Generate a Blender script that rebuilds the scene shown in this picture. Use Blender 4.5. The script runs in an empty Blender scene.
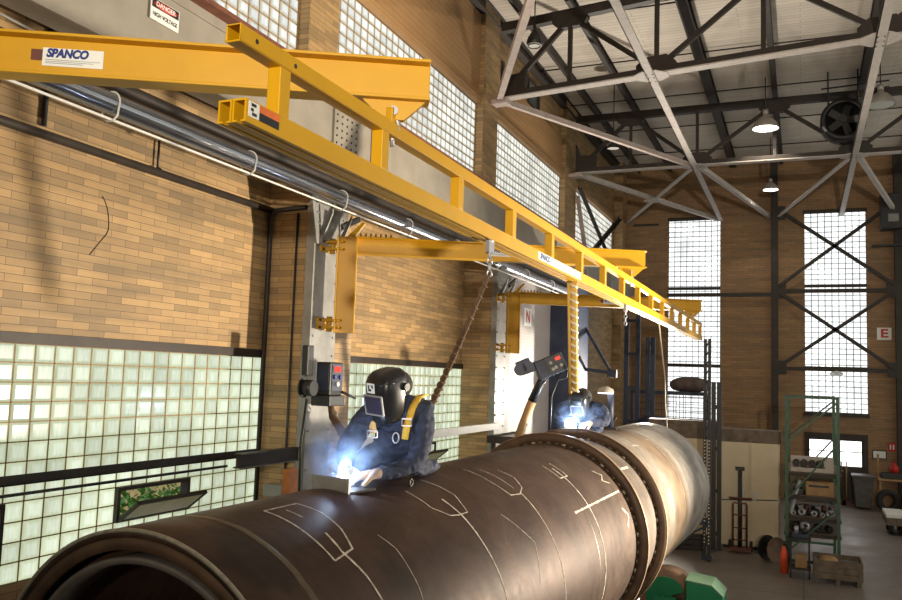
import bpy, bmesh, math, random
from math import sin, cos, pi, radians, sqrt, atan2
from mathutils import Vector, Matrix
random.seed(7)
S = bpy.context.scene
COL = S.collection
V = Vector

# ------------------------------------------------------------------ camera
H = 3.5
FPX, YAW, PIT, ROL = 824.434, 0.404203, 0.0926801, 0.0337022
f = V((-sin(YAW)*cos(PIT), cos(YAW)*cos(PIT), sin(PIT)))
r0 = V((cos(YAW), sin(YAW), 0)); u0 = r0.cross(f)
r = r0*cos(ROL)+u0*sin(ROL); u = -r0*sin(ROL)+u0*cos(ROL)
cd = bpy.data.cameras.new('camera'); cam = bpy.data.objects.new('camera', cd); COL.objects.link(cam)
cd.sensor_fit = 'HORIZONTAL'; cd.sensor_width = 36; cd.lens = FPX*36/902; cd.clip_start = .05; cd.clip_end = 400
cam.matrix_world = Matrix(((r.x, u.x, -f.x, 0), (r.y, u.y, -f.y, 0), (r.z, u.z, -f.z, H), (0, 0, 0, 1)))
S.camera = cam

# ------------------------------------------------------------------ materials
class NT:
    def __init__(s, name):
        s.m = bpy.data.materials.new(name); s.m.use_nodes = True
        s.t = s.m.node_tree; s.t.nodes.clear()
        s.out = s.n('ShaderNodeOutputMaterial')
    def n(s, typ, **kw):
        nd = s.t.nodes.new(typ)
        for k, v in kw.items():
            if k.startswith('_'): nd.inputs[k[1:].replace('_', ' ')].default_value = v
            else: setattr(nd, k, v)
        return nd
    def l(s, a, b): s.t.links.new(a, b)
    def math(s, op, a, b=None, c=None):
        nd = s.n('ShaderNodeMath', operation=op)
        for i, x in enumerate((a, b, c)):
            if x is None: continue
            if isinstance(x, (int, float)): nd.inputs[i].default_value = x
            else: s.l(x, nd.inputs[i])
        return nd.outputs[0]
    def mix(s, fac, a, b, blend='MIX'):
        nd = s.n('ShaderNodeMix', data_type='RGBA', blend_type=blend)
        for i, x in ((0, fac), (6, a), (7, b)):
            if isinstance(x, (int, float)): nd.inputs[i].default_value = x
            elif isinstance(x, tuple): nd.inputs[i].default_value = (*x[:3], 1)
            else: s.l(x, nd.inputs[i])
        return nd.outputs[2]
    def ramp(s, x, stops):
        nd = s.n('ShaderNodeValToRGB'); el = nd.color_ramp.elements
        while len(el) < len(stops): el.new(.5)
        for e, (p, c) in zip(el, stops):
            e.position = p; e.color = (c, c, c, 1) if isinstance(c, (int, float)) else (*c, 1)
        s.l(x, nd.inputs[0]); return nd.outputs[0]
    def noise(s, vec, scale, detail=4, rough=.6):
        nd = s.n('ShaderNodeTexNoise', _Scale=scale, _Detail=detail, _Roughness=rough)
        if vec is not None: s.l(vec, nd.inputs['Vector'])
        return nd.outputs[0]
    def pos(s): return s.n('ShaderNodeNewGeometry').outputs['Position']
    def objc(s): return s.n('ShaderNodeTexCoord').outputs['Object']
    def bsdf(s, col, rough=.5, metal=0, bump=None, bstr=.2, bdist=.01):
        b = s.n('ShaderNodeBsdfPrincipled')
        for k, x in (('Base Color', col), ('Roughness', rough), ('Metallic', metal)):
            if isinstance(x, (int, float)): b.inputs[k].default_value = x
            elif isinstance(x, tuple): b.inputs[k].default_value = (*x[:3], 1)
            else: s.l(x, b.inputs[k])
        if bump is not None:
            bn = s.n('ShaderNodeBump', _Strength=bstr, _Distance=bdist); s.l(bump, bn.inputs['Height']); s.l(bn.outputs[0], b.inputs['Normal'])
        s.l(b.outputs[0], s.out.inputs[0]); return b

def pbr(name, col, rough=.5, metal=0, var=.25, scale=6, bump=.0, dirt=None, dirt_amt=.5):
    t = NT(name); p = t.objc()
    nz = t.noise(p, scale, 5)
    c = t.mix(t.ramp(nz, [(.3, 0), (.7, 1)]), tuple(x*(1-var) for x in col), tuple(min(1, x*(1+var)) for x in col))
    if dirt:
        n2 = t.noise(p, scale*2.3, 8, .7)
        c = t.mix(t.ramp(n2, [(dirt_amt, 0), (min(1, dirt_amt+.12), 1)]), c, dirt)
    t.bsdf(c, rough, metal, nz if bump else None, bump)
    return t.m

def emit(name, col, strength):
    t = NT(name); e = t.n('ShaderNodeEmission', _Strength=strength); e.inputs[0].default_value = (*col, 1)
    t.l(e.outputs[0], t.out.inputs[0]); return t.m

def brick(name, axis, c1, c2, mort, bw=.36, rh=.068, painted=False):
    t = NT(name); p = t.pos()
    sp = t.n('ShaderNodeSeparateXYZ'); t.l(p, sp.inputs[0])
    ns = t.n('ShaderNodeSeparateXYZ'); t.l(t.n('ShaderNodeNewGeometry').outputs['True Normal'], ns.inputs[0])
    k = t.math('GREATER_THAN', t.math('ABSOLUTE', ns.outputs[1]), .5)
    uu = t.math('ADD', t.math('MULTIPLY', k, sp.outputs[0]), t.math('MULTIPLY', t.math('SUBTRACT', 1, k), sp.outputs[1]))
    cb = t.n('ShaderNodeCombineXYZ'); t.l(uu, cb.inputs[0]); t.l(sp.outputs[2], cb.inputs[1])
    bt = t.n('ShaderNodeTexBrick', offset=.5, squash=1)
    for k, v in (('Scale', 1), ('Mortar Size', .0028), ('Mortar Smooth', .3), ('Bias', -.15), ('Brick Width', bw), ('Row Height', rh)): bt.inputs[k].default_value = v
    for k, v in (('Color1', c1), ('Color2', c2), ('Mortar', mort)): bt.inputs[k].default_value = (*v, 1)
    t.l(cb.outputs[0], bt.inputs[0])
    n1 = t.noise(p, 1.1, 4); n2 = t.noise(p, 9, 6)
    c = t.mix(.55, bt.outputs[0], t.mix(n1, (.55, .50, .45), (1.35, 1.3, 1.25)), 'MULTIPLY')
    c = t.mix(.35, c, t.mix(n2, (.6, .6, .6), (1.35, 1.35, 1.35)), 'MULTIPLY')
    # horizontal soot streak rows
    n3 = t.n('ShaderNodeTexNoise', _Scale=1.0, _Detail=3)
    mp = t.n('ShaderNodeMapping'); mp.inputs['Scale'].default_value = (.35, 6, 1); t.l(cb.outputs[0], mp.inputs[0]); t.l(mp.outputs[0], n3.inputs['Vector'])
    c = t.mix(t.ramp(n3.outputs[0], [(.46, 0), (.66, .75)]), c, t.mix(.55, c, (.12, .095, .06)))
    if painted:
        z = sp.outputs[2]; y = sp.outputs[1]
        m = t.math('MULTIPLY', t.math('MULTIPLY', t.math('GREATER_THAN', y, 15.08), t.math('LESS_THAN', y, 21.0)), t.math('LESS_THAN', z, 5.95))
        wh = t.mix(.25, t.mix(bt.outputs[1], (.40, .36, .335), (.26, .23, .21)), t.mix(n2, (.7, .7, .7), (1.1, 1.1, 1.1)), 'MULTIPLY')
        c = t.mix(m, c, wh)
    t.bsdf(c, .62, 0, bt.outputs[1], -.5, .008)
    return t.m

def glassblock(name, axis, bu, bv, uo, vo, base, edge, strength):
    """backlit daylight glass block: each block has its own brightness, greener towards its moulded edge"""
    t = NT(name); p = t.pos(); sp = t.n('ShaderNodeSeparateXYZ'); t.l(p, sp.inputs[0])
    U = t.math('DIVIDE', t.math('SUBTRACT', sp.outputs[1 if axis == 'y' else 0], uo), bu)
    W = t.math('DIVIDE', t.math('SUBTRACT', sp.outputs[2], vo), bv)
    fu = t.math('FRACT', U); fv = t.math('FRACT', W)
    iu = t.math('FLOOR', U); iv = t.math('FLOOR', W)
    cb = t.n('ShaderNodeCombineXYZ'); t.l(iu, cb.inputs[0]); t.l(iv, cb.inputs[1])
    wn = t.n('ShaderNodeTexWhiteNoise', noise_dimensions='3D'); t.l(cb.outputs[0], wn.inputs[0])
    eu = t.math('ABSOLUTE', t.math('SUBTRACT', fu, .5)); ev = t.math('ABSOLUTE', t.math('SUBTRACT', fv, .5))
    ed = t.math('MAXIMUM', eu, ev)
    em = t.ramp(ed, [(.22, 0), (.5, 1)])
    mp = t.n('ShaderNodeMapping'); mp.inputs['Scale'].default_value = (22, 22, 3) if axis == 'y' else (22, 3, 3); t.l(p, mp.inputs[0])
    st = t.noise(mp.outputs[0], 2.0, 3)
    big = t.noise(p, .9, 2)
    c = t.mix(em, base, edge)
    k = t.math('MULTIPLY', t.math('ADD', .78, t.math('MULTIPLY', wn.outputs[0], .28)), t.math('ADD', .72, t.math('MULTIPLY', st, .5)))
    k = t.math('MULTIPLY', k, t.math('ADD', .55, t.math('MULTIPLY', big, .9)))
    e = t.n('ShaderNodeEmission'); t.l(c, e.inputs[0]); t.l(t.math('MULTIPLY', k, strength), e.inputs[1])
    g = t.n('ShaderNodeBsdfGlossy', _Roughness=.15); g.inputs[0].default_value = (.9, .9, .9, 1)
    ms = t.n('ShaderNodeMixShader', _Fac=.05); t.l(e.outputs[0], ms.inputs[1]); t.l(g.outputs[0], ms.inputs[2])
    t.l(ms.outputs[0], t.out.inputs[0]); return t.m

M = {}
M['brickL'] = brick('tan_glazed_brick_side', 'y', (.46, .30, .135), (.25, .17, .085), (.10, .065, .035), painted=True)
M['brickE'] = brick('tan_glazed_brick_end', 'x', (.36, .215, .10), (.27, .16, .08), (.09, .055, .035), bw=.36, rh=.085)
M['yellow'] = pbr('yellow_crane_enamel', (.60, .32, .002), .48, 0, .06, 3)
M['yellow_dark'] = pbr('yellow_hinge_casting', (.50, .27, .012), .45, 0, .15, 9)
M['black'] = pbr('black_paint', (.018, .018, .02), .45, 0, .3, 8)
M['rubber'] = pbr('black_rubber', (.02, .02, .02), .8)
M['darksteel'] = pbr('dark_brown_steel', (.032, .024, .019), .55, .2, .35, 5, .1)
M['truss'] = pbr('truss_dark_paint', (.032, .024, .019), .6, 0, .3, 4)
M['pale'] = pbr('pale_peeling_and_lit_paint', (.50, .45, .41), .65, 0, .12, 6, .1, (.12, .085, .06), .60)
M['pink'] = pbr('pale_pink_lit_paint', (.50, .41, .37), .65, 0, .12, 6, .1, (.16, .10, .08), .64)
M['greysteel'] = pbr('grey_column_paint', (.25, .247, .235), .5, .1, .22, 4, .1, (.14, .12, .10), .66)
M['girder'] = pbr('grey_girder_paint', (.28, .25, .205), .6, 0, .14, 2.5, .1, (.12, .10, .08), .72)
M['rust'] = pbr('red_rust_cap', (.16, .055, .03), .7, 0, .3, 7)
M['chrome'] = pbr('bare_steel_pipe', (.34, .36, .40), .22, .9, .12, 2)
M['white'] = pbr('white_paint_and_lit_rail', (.75, .74, .70), .5, 0, .05)
M['cream'] = pbr('cream_cabinet_paint', (.62, .53, .36), .5, 0, .08, 2, 0, (.34, .27, .17), .70)
M['greenP'] = pbr('green_rack_paint', (.035, .10, .055), .5, 0, .25, 8, 0, (.10, .07, .05), .68)
M['greenM'] = pbr('green_machine_enamel', (.012, .19, .085), .35, 0, .12, 4)
M['greenL'] = pbr('dusty_green_top', (.16, .30, .20), .6, 0, .12, 6)
M['wood'] = pbr('grey_weathered_wood', (.15, .115, .085), .75, 0, .35, 7, .3)
M['woodL'] = pbr('plain_pine_wood', (.36, .22, .10), .7, 0, .2, 8, .2)
M['navyP'] = pbr('dark_blue_paint_and_shade', (.022, .03, .06), .5, 0, .25, 6)
M['denim'] = pbr('navy_work_fabric', (.034, .044, .080), .85, 0, .45, 14, .5)
M['hood'] = pbr('dark_cloth_hood', (.03, .028, .03), .9, 0, .3, 14)
M['glove'] = pbr('tan_leather', (.42, .27, .15), .75, 0, .2, 25, .3)
M['strap'] = pbr('yellow_webbing', (.80, .50, .06), .7, 0, .1, 30)
M['strapO'] = pbr('pale_orange_webbing', (.80, .52, .20), .7, 0, .1, 30)
M['helmet'] = pbr('glossy_black_helmet', (.018, .018, .02), .28, 0, .1, 5)
M['lens'] = pbr('dark_purple_lens', (.03, .025, .05), .35, 0, .1)
M['silver'] = pbr('silver_trim', (.42, .42, .46), .35, .5, .1)
M['sleeve'] = pbr('brown_leather_sleeve', (.12, .065, .032), .75, 0, .35, 20, .5)
M['yhose'] = pbr('yellow_hose', (.75, .47, .10), .5, 0, .1)
M['whose'] = pbr('cream_wrap', (.82, .76, .62), .5, 0, .05)
M['orange'] = pbr('orange_red_paint', (.75, .09, .03), .5)
M['orangeP'] = pbr('orange_post_paint', (.50, .17, .04), .6)
M['redbrown'] = pbr('red_brown_paint', (.12, .035, .022), .5, 0, .3, 8)
M['blue'] = pbr('blue_print', (.012, .03, .20), .5, 0, .02)
M['red'] = pbr('red_print', (.50, .02, .015), .5, 0, .05)
M['labelw'] = pbr('label_white', (.78, .80, .76), .45, 0, .03)
M['labelb'] = pbr('label_pale_blue', (.66, .74, .80), .45, 0, .05)
M['printgrey'] = pbr('print_grey', (.30, .32, .34), .6)
M['warn'] = pbr('warning_orange', (.72, .16, .03), .5)
M['lampshade'] = pbr('enamel_lamp_shade', (.45, .42, .38), .4, .3, .1)
M['lampdark'] = pbr('dark_lamp_shade', (.05, .048, .045), .35, .4, .2)
M['plastic'] = pbr('grey_plastic_bin', (.085, .08, .075), .55)
M['mortar'] = pbr('brown_mortar_bars', (.34, .22, .12), .8)
M['frame'] = pbr('dark_window_frame', (.035, .026, .02), .6)
M['darkglass'] = pbr('grey_green_glass', (.16, .20, .19), .1)
def dusty():
    t = NT('dusty_pane'); n = t.noise(t.objc(), 6, 4); c = t.mix(n, (.62, .58, .46), (.82, .80, .68))
    d = t.n('ShaderNodeBsdfDiffuse'); t.l(c, d.inputs[0]); q = t.n('ShaderNodeBsdfTranslucent'); t.l(c, q.inputs[0])
    ms = t.n('ShaderNodeMixShader', _Fac=.6); t.l(d.outputs[0], ms.inputs[1]); t.l(q.outputs[0], ms.inputs[2]); t.l(ms.outputs[0], t.out.inputs[0]); return t.m
M['clearglass'] = dusty()
M['leaf'] = pbr('green_leaves', (.10, .26, .05), .6, 0, .5, 5)
M['housew'] = pbr('cream_render', (.75, .62, .35), .8)
M['plate'] = pbr('raw_steel_plate', (.30, .28, .27), .4, .5, .2, 9)
M['tarp'] = pbr('dull_brown_tarp', (.12, .085, .075), .8, 0, .3, 6)
M['chalk'] = pbr('chalk_white', (.52, .47, .40), .9, 0, .45, 30)
M['bead'] = pbr('weld_bead_and_highlight', (.40, .37, .30), .4, .5, .25, 30)
M['seam'] = pbr('ground_seam_band', (.13, .105, .075), .42, .3, .3, 12)
M['ring'] = pbr('brown_rolled_ring', (.10, .058, .034), .55, .2, .3, 6)
M['ringedge'] = pbr('tan_ring_edge', (.30, .21, .135), .5, .2, .2, 6)
M['liner'] = pbr('grey_inner_ring', (.17, .15, .14), .45, .3, .2, 6)
M['reel'] = pbr('brown_reel', (.22, .14, .09), .7, 0, .2)
M['lit'] = emit('lit_bulb', (1, .93, .82), 14)
M['led'] = emit('red_led_digits', (1, .05, .03), 2.5)
M['arc'] = emit('welding_arc', (.75, .88, 1), 420)
M['worklight'] = emit('work_lamp_tube', (1, .97, .9), 5)
M['daylight'] = emit('daylit_door_glass', (1, .99, .96), 2.6)
M['gbL'] = glassblock('green_white_glass_block', 'y', .2, .1635, 8.25, 1.70, (.84, .93, .72), (.60, .66, .40), 1.02)
M['gbU'] = glassblock('upper_glass_block', 'y', .2, .1635, 8.6, 7.45, (.95, .97, .92), (.50, .46, .30), 1.15)
M['gbR'] = glassblock('right_wall_fill_glass_block', 'y', .3, .3, -2, 2.2, (.95, .97, .92), (.6, .62, .5), 3.2)  # unseen right wall windows added, their glow raised for soft fill
M['gbE'] = glassblock('bright_end_glass_block', 'x', .2, .17, 0.08, 2.4, (1, 1, 1), (.74, .80, .78), 1.75)

def steelmat():
    t = NT('mill_scale_shell_steel'); p = t.pos(); sp = t.n('ShaderNodeSeparateXYZ'); t.l(p, sp.inputs[0])
    y = sp.outputs[1]
    n1 = t.noise(p, 2.2, 6, .65); n2 = t.noise(p, 11, 8, .7)
    mp = t.n('ShaderNodeMapping'); mp.inputs['Scale'].default_value = (1.2, 9, 1.2); t.l(p, mp.inputs[0])
    n3 = t.noise(mp.outputs[0], 1.6, 4)          # rolling bands round the shell
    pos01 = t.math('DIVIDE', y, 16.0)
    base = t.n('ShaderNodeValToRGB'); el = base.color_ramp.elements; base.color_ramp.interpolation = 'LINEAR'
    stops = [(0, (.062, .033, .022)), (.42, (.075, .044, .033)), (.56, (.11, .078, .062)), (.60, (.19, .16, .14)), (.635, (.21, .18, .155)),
             (.685, (.34, .30, .255)), (.70, (.27, .205, .145)), (.735, (.28, .205, .14)), (.75, (.52, .48, .43)), (.90, (.60, .57, .53))]  # far plates are paler; the window reflection is also in their colour
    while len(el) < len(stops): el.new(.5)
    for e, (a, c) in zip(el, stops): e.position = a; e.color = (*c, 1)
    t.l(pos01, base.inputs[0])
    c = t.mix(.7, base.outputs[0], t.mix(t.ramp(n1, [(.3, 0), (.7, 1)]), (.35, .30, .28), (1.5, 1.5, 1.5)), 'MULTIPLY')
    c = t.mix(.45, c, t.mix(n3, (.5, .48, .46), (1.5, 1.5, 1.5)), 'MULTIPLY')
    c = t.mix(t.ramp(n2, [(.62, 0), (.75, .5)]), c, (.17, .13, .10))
    # sooty heat marks near the first seam
    n4 = t.noise(p, 1.7, 3)
    near = t.math('LESS_THAN', y, 4.4)
    c = t.mix(t.math('MULTIPLY', near, t.ramp(n4, [(.52, 0), (.66, .85)])), c, (.018, .013, .011))
    rg = t.math('ADD', .34, t.math('MULTIPLY', n2, .30))
    t.bsdf(c, rg, .35, n2, .12, .01); return t.m
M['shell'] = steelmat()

def floormat():
    t = NT('worn_concrete_floor'); p = t.pos()
    n1 = t.noise(p, .8, 6, .65); n2 = t.noise(p, 9, 6, .7)
    c = t.mix(n1, (.11, .09, .075), (.25, .21, .18))
    c = t.mix(t.ramp(n2, [(.5, 0), (.8, .6)]), c, (.10, .085, .075))
    v = t.n('ShaderNodeTexBrick', offset=0); v.inputs['Scale'].default_value = 1; v.inputs['Brick Width'].default_value = 3.0; v.inputs['Row Height'].default_value = 2.6; v.inputs['Mortar Size'].default_value = .012
    t.l(p, v.inputs[0]); c = t.mix(v.outputs[1], c, (.07, .06, .05))
    t.bsdf(c, t.ramp(n1, [(.35, .32), (.65, .6)]), 0, n2, .15); return t.m
M['floor'] = floormat()

def ceilmat():
    t = NT('pale_board_ceiling'); p = t.pos()
    b = t.n('ShaderNodeTexBrick', offset=.37)
    for k, v in (('Scale', 1), ('Brick Width', 3.2), ('Row Height', .14), ('Mortar Size', .006), ('Mortar Smooth', .5)): b.inputs[k].default_value = v
    for k, v in (('Color1', (.76, .69, .60)), ('Color2', (.66, .60, .52)), ('Mortar', (.36, .31, .25))): b.inputs[k].default_value = (*v, 1)
    t.l(p, b.inputs[0]); n = t.noise(p, 1.3, 5)
    c = t.mix(.5, b.outputs[0], t.mix(n, (.7, .68, .65), (1.2, 1.2, 1.2)), 'MULTIPLY')
    t.bsdf(c, .8); return t.m
M['ceil'] = ceilmat()

def panelmat():
    t = NT('orange_tan_siding'); p = t.pos(); sp = t.n('ShaderNodeSeparateXYZ'); t.l(p, sp.inputs[0])
    w = t.math('FRACT', t.math('MULTIPLY', sp.outputs[2], 9)); n = t.noise(p, 2, 5)
    c = t.mix(n, (.36, .205, .085), (.48, .275, .12))
    c = t.mix(t.ramp(w, [(.82, 0), (.95, .6)]), c, (.20, .115, .05))
    t.bsdf(c, .6, 0, w, .15); return t.m
M['siding'] = panelmat()

def smokemat(name, dens, col, scale, falloff):
    t = NT(name); p = t.objc()
    nz = t.noise(p, scale, 5, .6)
    ln = t.n('ShaderNodeVectorMath', operation='LENGTH'); t.l(p, ln.inputs[0])
    fo = t.ramp(t.math('DIVIDE', ln.outputs['Value'], falloff), [(0, 1), (.95, 0)])
    d = t.math('MULTIPLY', t.math('MULTIPLY', t.ramp(nz, [(.42, 0), (.72, 1)]), fo), dens)
    v = t.n('ShaderNodeVolumePrincipled'); v.inputs['Color'].default_value = (*col, 1); v.inputs['Anisotropy'].default_value = .2
    t.l(d, v.inputs['Density']); t.l(v.outputs[0], t.out.inputs['Volume']); return t.m

# ------------------------------------------------------------------ mesh builder
def frame_of(d, up=V((0, 0, 1))):
    d = V(d).normalized()
    if abs(d.dot(up)) > .98: up = V((0, 1, 0)) if abs(d.y) < .9 else V((1, 0, 0))
    a = d.cross(up).normalized(); b = a.cross(d).normalized()
    return a, b, d
class MB:
    def __init__(s): s.v = []; s.f = []; s.mi = []; s.sm = []
    def add(s, vs, fs, mi=0, smooth=False):
        o = len(s.v); s.v += [V(x) for x in vs]
        for q in fs: s.f.append([i+o for i in q]); s.mi.append(mi); s.sm.append(smooth)
        return s
    def hexa(s, p, mi=0):
        return s.add(p, [(0, 3, 2, 1), (4, 5, 6, 7), (0, 1, 5, 4), (1, 2, 6, 5), (2, 3, 7, 6), (3, 0, 4, 7)], mi)
    def box(s, a, b, mi=0):
        x0, y0, z0 = a; x1, y1, z1 = b
        return s.hexa([(x0, y0, z0), (x1, y0, z0), (x1, y1, z0), (x0, y1, z0), (x0, y0, z1), (x1, y0, z1), (x1, y1, z1), (x0, y1, z1)], mi)
    def bar(s, p, q, w, h, up=V((0, 0, 1)), mi=0):
        p, q = V(p), V(q); a, b, d = frame_of(q-p, V(up)); a = a*w/2; b = b*h/2
        return s.hexa([p-a-b, p+a-b, q+a-b, q-a-b, p-a+b, p+a+b, q+a+b, q-a+b], mi)
    def angle(s, p, q, w, t, up=V((0, 0, 1)), mi=0):
        p, q = V(p), V(q); a, b, d = frame_of(q-p, V(up))
        s.bar(p, q, w, t, up, mi); o = a*(w/2-t/2)+b*(w/2)
        return s.bar(p+o, q+o, t, w, up, mi)
    def ibeam(s, p, q, h, w, tf, tw, up=V((0, 0, 1)), mi=0):
        p, q = V(p), V(q); a, b, d = frame_of(q-p, V(up))
        s.bar(p+b*(h-tf)/2, q+b*(h-tf)/2, w, tf, up, mi); s.bar(p-b*(h-tf)/2, q-b*(h-tf)/2, w, tf, up, mi)
        return s.bar(p, q, tw, h-2*tf, up, mi)
    def tube(s, pts, rad, n=10, mi=0, caps=True, smooth=True):
        pts = [V(x) for x in pts]; rs = rad if isinstance(rad, (list, tuple)) else [rad]*len(pts)
        vs, fs = [], []; pa = None
        for i, p in enumerate(pts):
            d = (pts[min(i+1, len(pts)-1)]-pts[max(i-1, 0)])
            if pa is None: a, b, d = frame_of(d)
            else:
                d = d.normalized(); a = (pa-d*pa.dot(d)).normalized(); b = d.cross(a)*-1
            pa = a
            for k in range(n):
                t = 2*pi*k/n; vs.append(p+(a*cos(t)+b*sin(t))*rs[i])
        for i in range(len(pts)-1):
            for k in range(n):
                k2 = (k+1) % n; fs.append((i*n+k, i*n+k2, (i+1)*n+k2, (i+1)*n+k))
        s.add(vs, fs, mi, smooth)
        if caps: s.add([vs[k] for k in range(n)], [tuple(range(n))], mi); s.add([vs[-n+k] for k in range(n)], [tuple(range(n))[::-1]], mi)
        return s
    def lathe(s, o, ax, prof, n=32, mi=0, smooth=True, closed=False, arc=(0, 2*pi)):
        o = V(o); a, b, d = frame_of(ax); vs, fs = [], []
        full = abs(arc[1]-arc[0]-2*pi) < 1e-6; m = n if full else n+1
        for (h, rr) in prof:
            for k in range(m):
                t = arc[0]+(arc[1]-arc[0])*k/n; vs.append(o+d*h+(a*cos(t)+b*sin(t))*rr)
        L = len(prof)
        for i in range(L if closed else L-1):
            j = (i+1) % L
            for k in range(n):
                k2 = (k+1) % m; fs.append((i*m+k, i*m+k2, j*m+k2, j*m+k))
        return s.add(vs, fs, mi, smooth)
    def disc(s, c, nrm, rad, th, n=24, mi=0):
        c = V(c); nrm = V(nrm).normalized(); return s.tube([c-nrm*th/2, c+nrm*th/2], rad, n, mi)
    def ball(s, c, rad, n=14, mi=0, sc=(1, 1, 1)):
        vs, fs = [], []; c = V(c); m = n//2
        for i in range(m+1):
            p = pi*i/m
            for k in range(n):
                t = 2*pi*k/n; vs.append(c+V((sin(p)*cos(t)*sc[0], sin(p)*sin(t)*sc[1], cos(p)*sc[2]))*rad)
        for i in range(m):
            for k in range(n): fs.append((i*n+k, (i+1)*n+k, (i+1)*n+(k+1) % n, i*n+(k+1) % n))
        return s.add(vs, fs, mi, True)
    def prism(s, poly, ext, mi=0):
        p = [V(x) for x in poly]; e = V(ext); n = len(p)
        s.add(p, [tuple(range(n))[::-1]], mi); s.add([x+e for x in p], [tuple(range(n))], mi)
        return s.add(p+[x+e for x in p], [(i, (i+1) % n, (i+1) % n+n, i+n) for i in range(n)], mi)
    def build(s, name, mats, parent=None, bevel=0, world_origin=False):
        off = V((0, 0, 0))
        if parent is not None:
            p = parent
            while p is not None: off += p.location; p = p.parent
        elif s.v and not world_origin:
            xs = [v.x for v in s.v]; ys = [v.y for v in s.v]; zs = [v.z for v in s.v]
            off = V(((min(xs)+max(xs))/2, (min(ys)+max(ys))/2, min(zs)))
        me = bpy.data.meshes.new(name); me.from_pydata([v-off for v in s.v], [], s.f)
        if not isinstance(mats, (list, tuple)): mats = [mats]
        for m in mats: me.materials.append(m)
        for p, mi, sm in zip(me.polygons, s.mi, s.sm): p.material_index = mi; p.use_smooth = sm
        bm = bmesh.new(); bm.from_mesh(me); bmesh.ops.remove_doubles(bm, verts=bm.verts, dist=1e-6)
        bmesh.ops.recalc_face_normals(bm, faces=bm.faces); bm.to_mesh(me); bm.free()
        o = bpy.data.objects.new(name, me); COL.objects.link(o)
        if parent is not None: o.parent = parent
        else: o.location = off
        if bevel:
            md = o.modifiers.new('edge', 'BEVEL'); md.width = bevel; md.segments = 2; md.limit_method = 'ANGLE'
        return o
def tag(o, label, cat, group=None, kind=None):
    o['label'] = label; o['category'] = cat
    if group: o['group'] = group
    if kind: o['kind'] = kind
    return o
def thing(name, loc, label, cat, group=None):
    o = bpy.data.objects.new(name, None); COL.objects.link(o); o.location = loc; o.empty_display_size = .1
    return tag(o, label, cat, group)
def struct(o, label=None):
    o['kind'] = 'structure'
    if label: o['label'] = label
    return o
def copy_tree(o, parent=None):
    c = o.copy(); COL.objects.link(c)
    if parent is not None: c.parent = parent
    for ch in list(o.children): copy_tree(ch, c)
    return c
def text(name, body, size, origin, xdir, up, mat, parent, shear=0, bold=0, align='CENTER', sx=1):
    cu = bpy.data.curves.new(name, 'FONT'); cu.body = body; cu.size = size; cu.shear = shear; cu.offset = bold; cu.align_x = align; cu.align_y = 'CENTER'; cu.extrude = .0004
    tmp = bpy.data.objects.new('tmp', cu); COL.objects.link(tmp)
    dg = bpy.context.evaluated_depsgraph_get(); me = bpy.data.meshes.new_from_object(tmp.evaluated_get(dg)); bpy.data.objects.remove(tmp)
    x = V(xdir).normalized(); n = x.cross(V(up)).normalized(); y = n.cross(x)
    off = V((0, 0, 0)); p = parent
    while p is not None: off += p.location; p = p.parent
    for v in me.vertices:
        w = V(origin)+x*v.co.x*sx+y*v.co.y+n*v.co.z-off; v.co = w
    me.materials.clear(); me.materials.append(mat); me.name = name
    o = bpy.data.objects.new(name, me); COL.objects.link(o); o.parent = parent; return o
def skin(name, joints, edges, mat, parent, root, sub=2, folds=0):
    names = list(joints); off = V((0, 0, 0)); p = parent
    while p is not None: off += p.location; p = p.parent
    me = bpy.data.meshes.new(name); me.from_pydata([V(joints[k][0])-off for k in names], [(names.index(a), names.index(b)) for a, b in edges], [])
    o = bpy.data.objects.new(name, me); COL.objects.link(o)
    md = o.modifiers.new('skin', 'SKIN'); md.use_smooth_shade = True
    for k, sv in zip(names, me.skin_vertices[0].data):
        rr = joints[k][1]; sv.radius = rr if isinstance(rr, tuple) else (rr, rr); sv.use_root = (k == root)
    o.modifiers.new('sub', 'SUBSURF').levels = sub; o.modifiers['sub'].render_levels = sub
    bpy.context.view_layer.update()
    dg = bpy.context.evaluated_depsgraph_get(); m2 = bpy.data.meshes.new_from_object(o.evaluated_get(dg)); o.modifiers.clear()
    o.data = m2; m2.materials.clear(); m2.materials.append(mat); m2.name = name
    if folds:
        from mathutils import noise as mn
        for v, nn in [(v, v.normal.copy()) for v in m2.vertices]:
            p = v.co*9; k = mn.noise(V((p.x, p.y, p.z*1.7)))+.5*mn.noise(p*2.3)
            v.co += nn*(-abs(k)*.5+.12)*folds
    for q in m2.polygons: q.use_smooth = True
    o.parent = parent; return o

# ------------------------------------------------------------------ constants of the hall
W, YE, ZC, XR, Y0 = -5.94, 28.7, 11.05, 9.0, -6.0
COLS = [2.0, 8.43, 14.76, 20.95]
JY = [2.0, 8.40, 14.54]; PIV = -4.95; JA = radians(29.0); LH = 3.453

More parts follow.
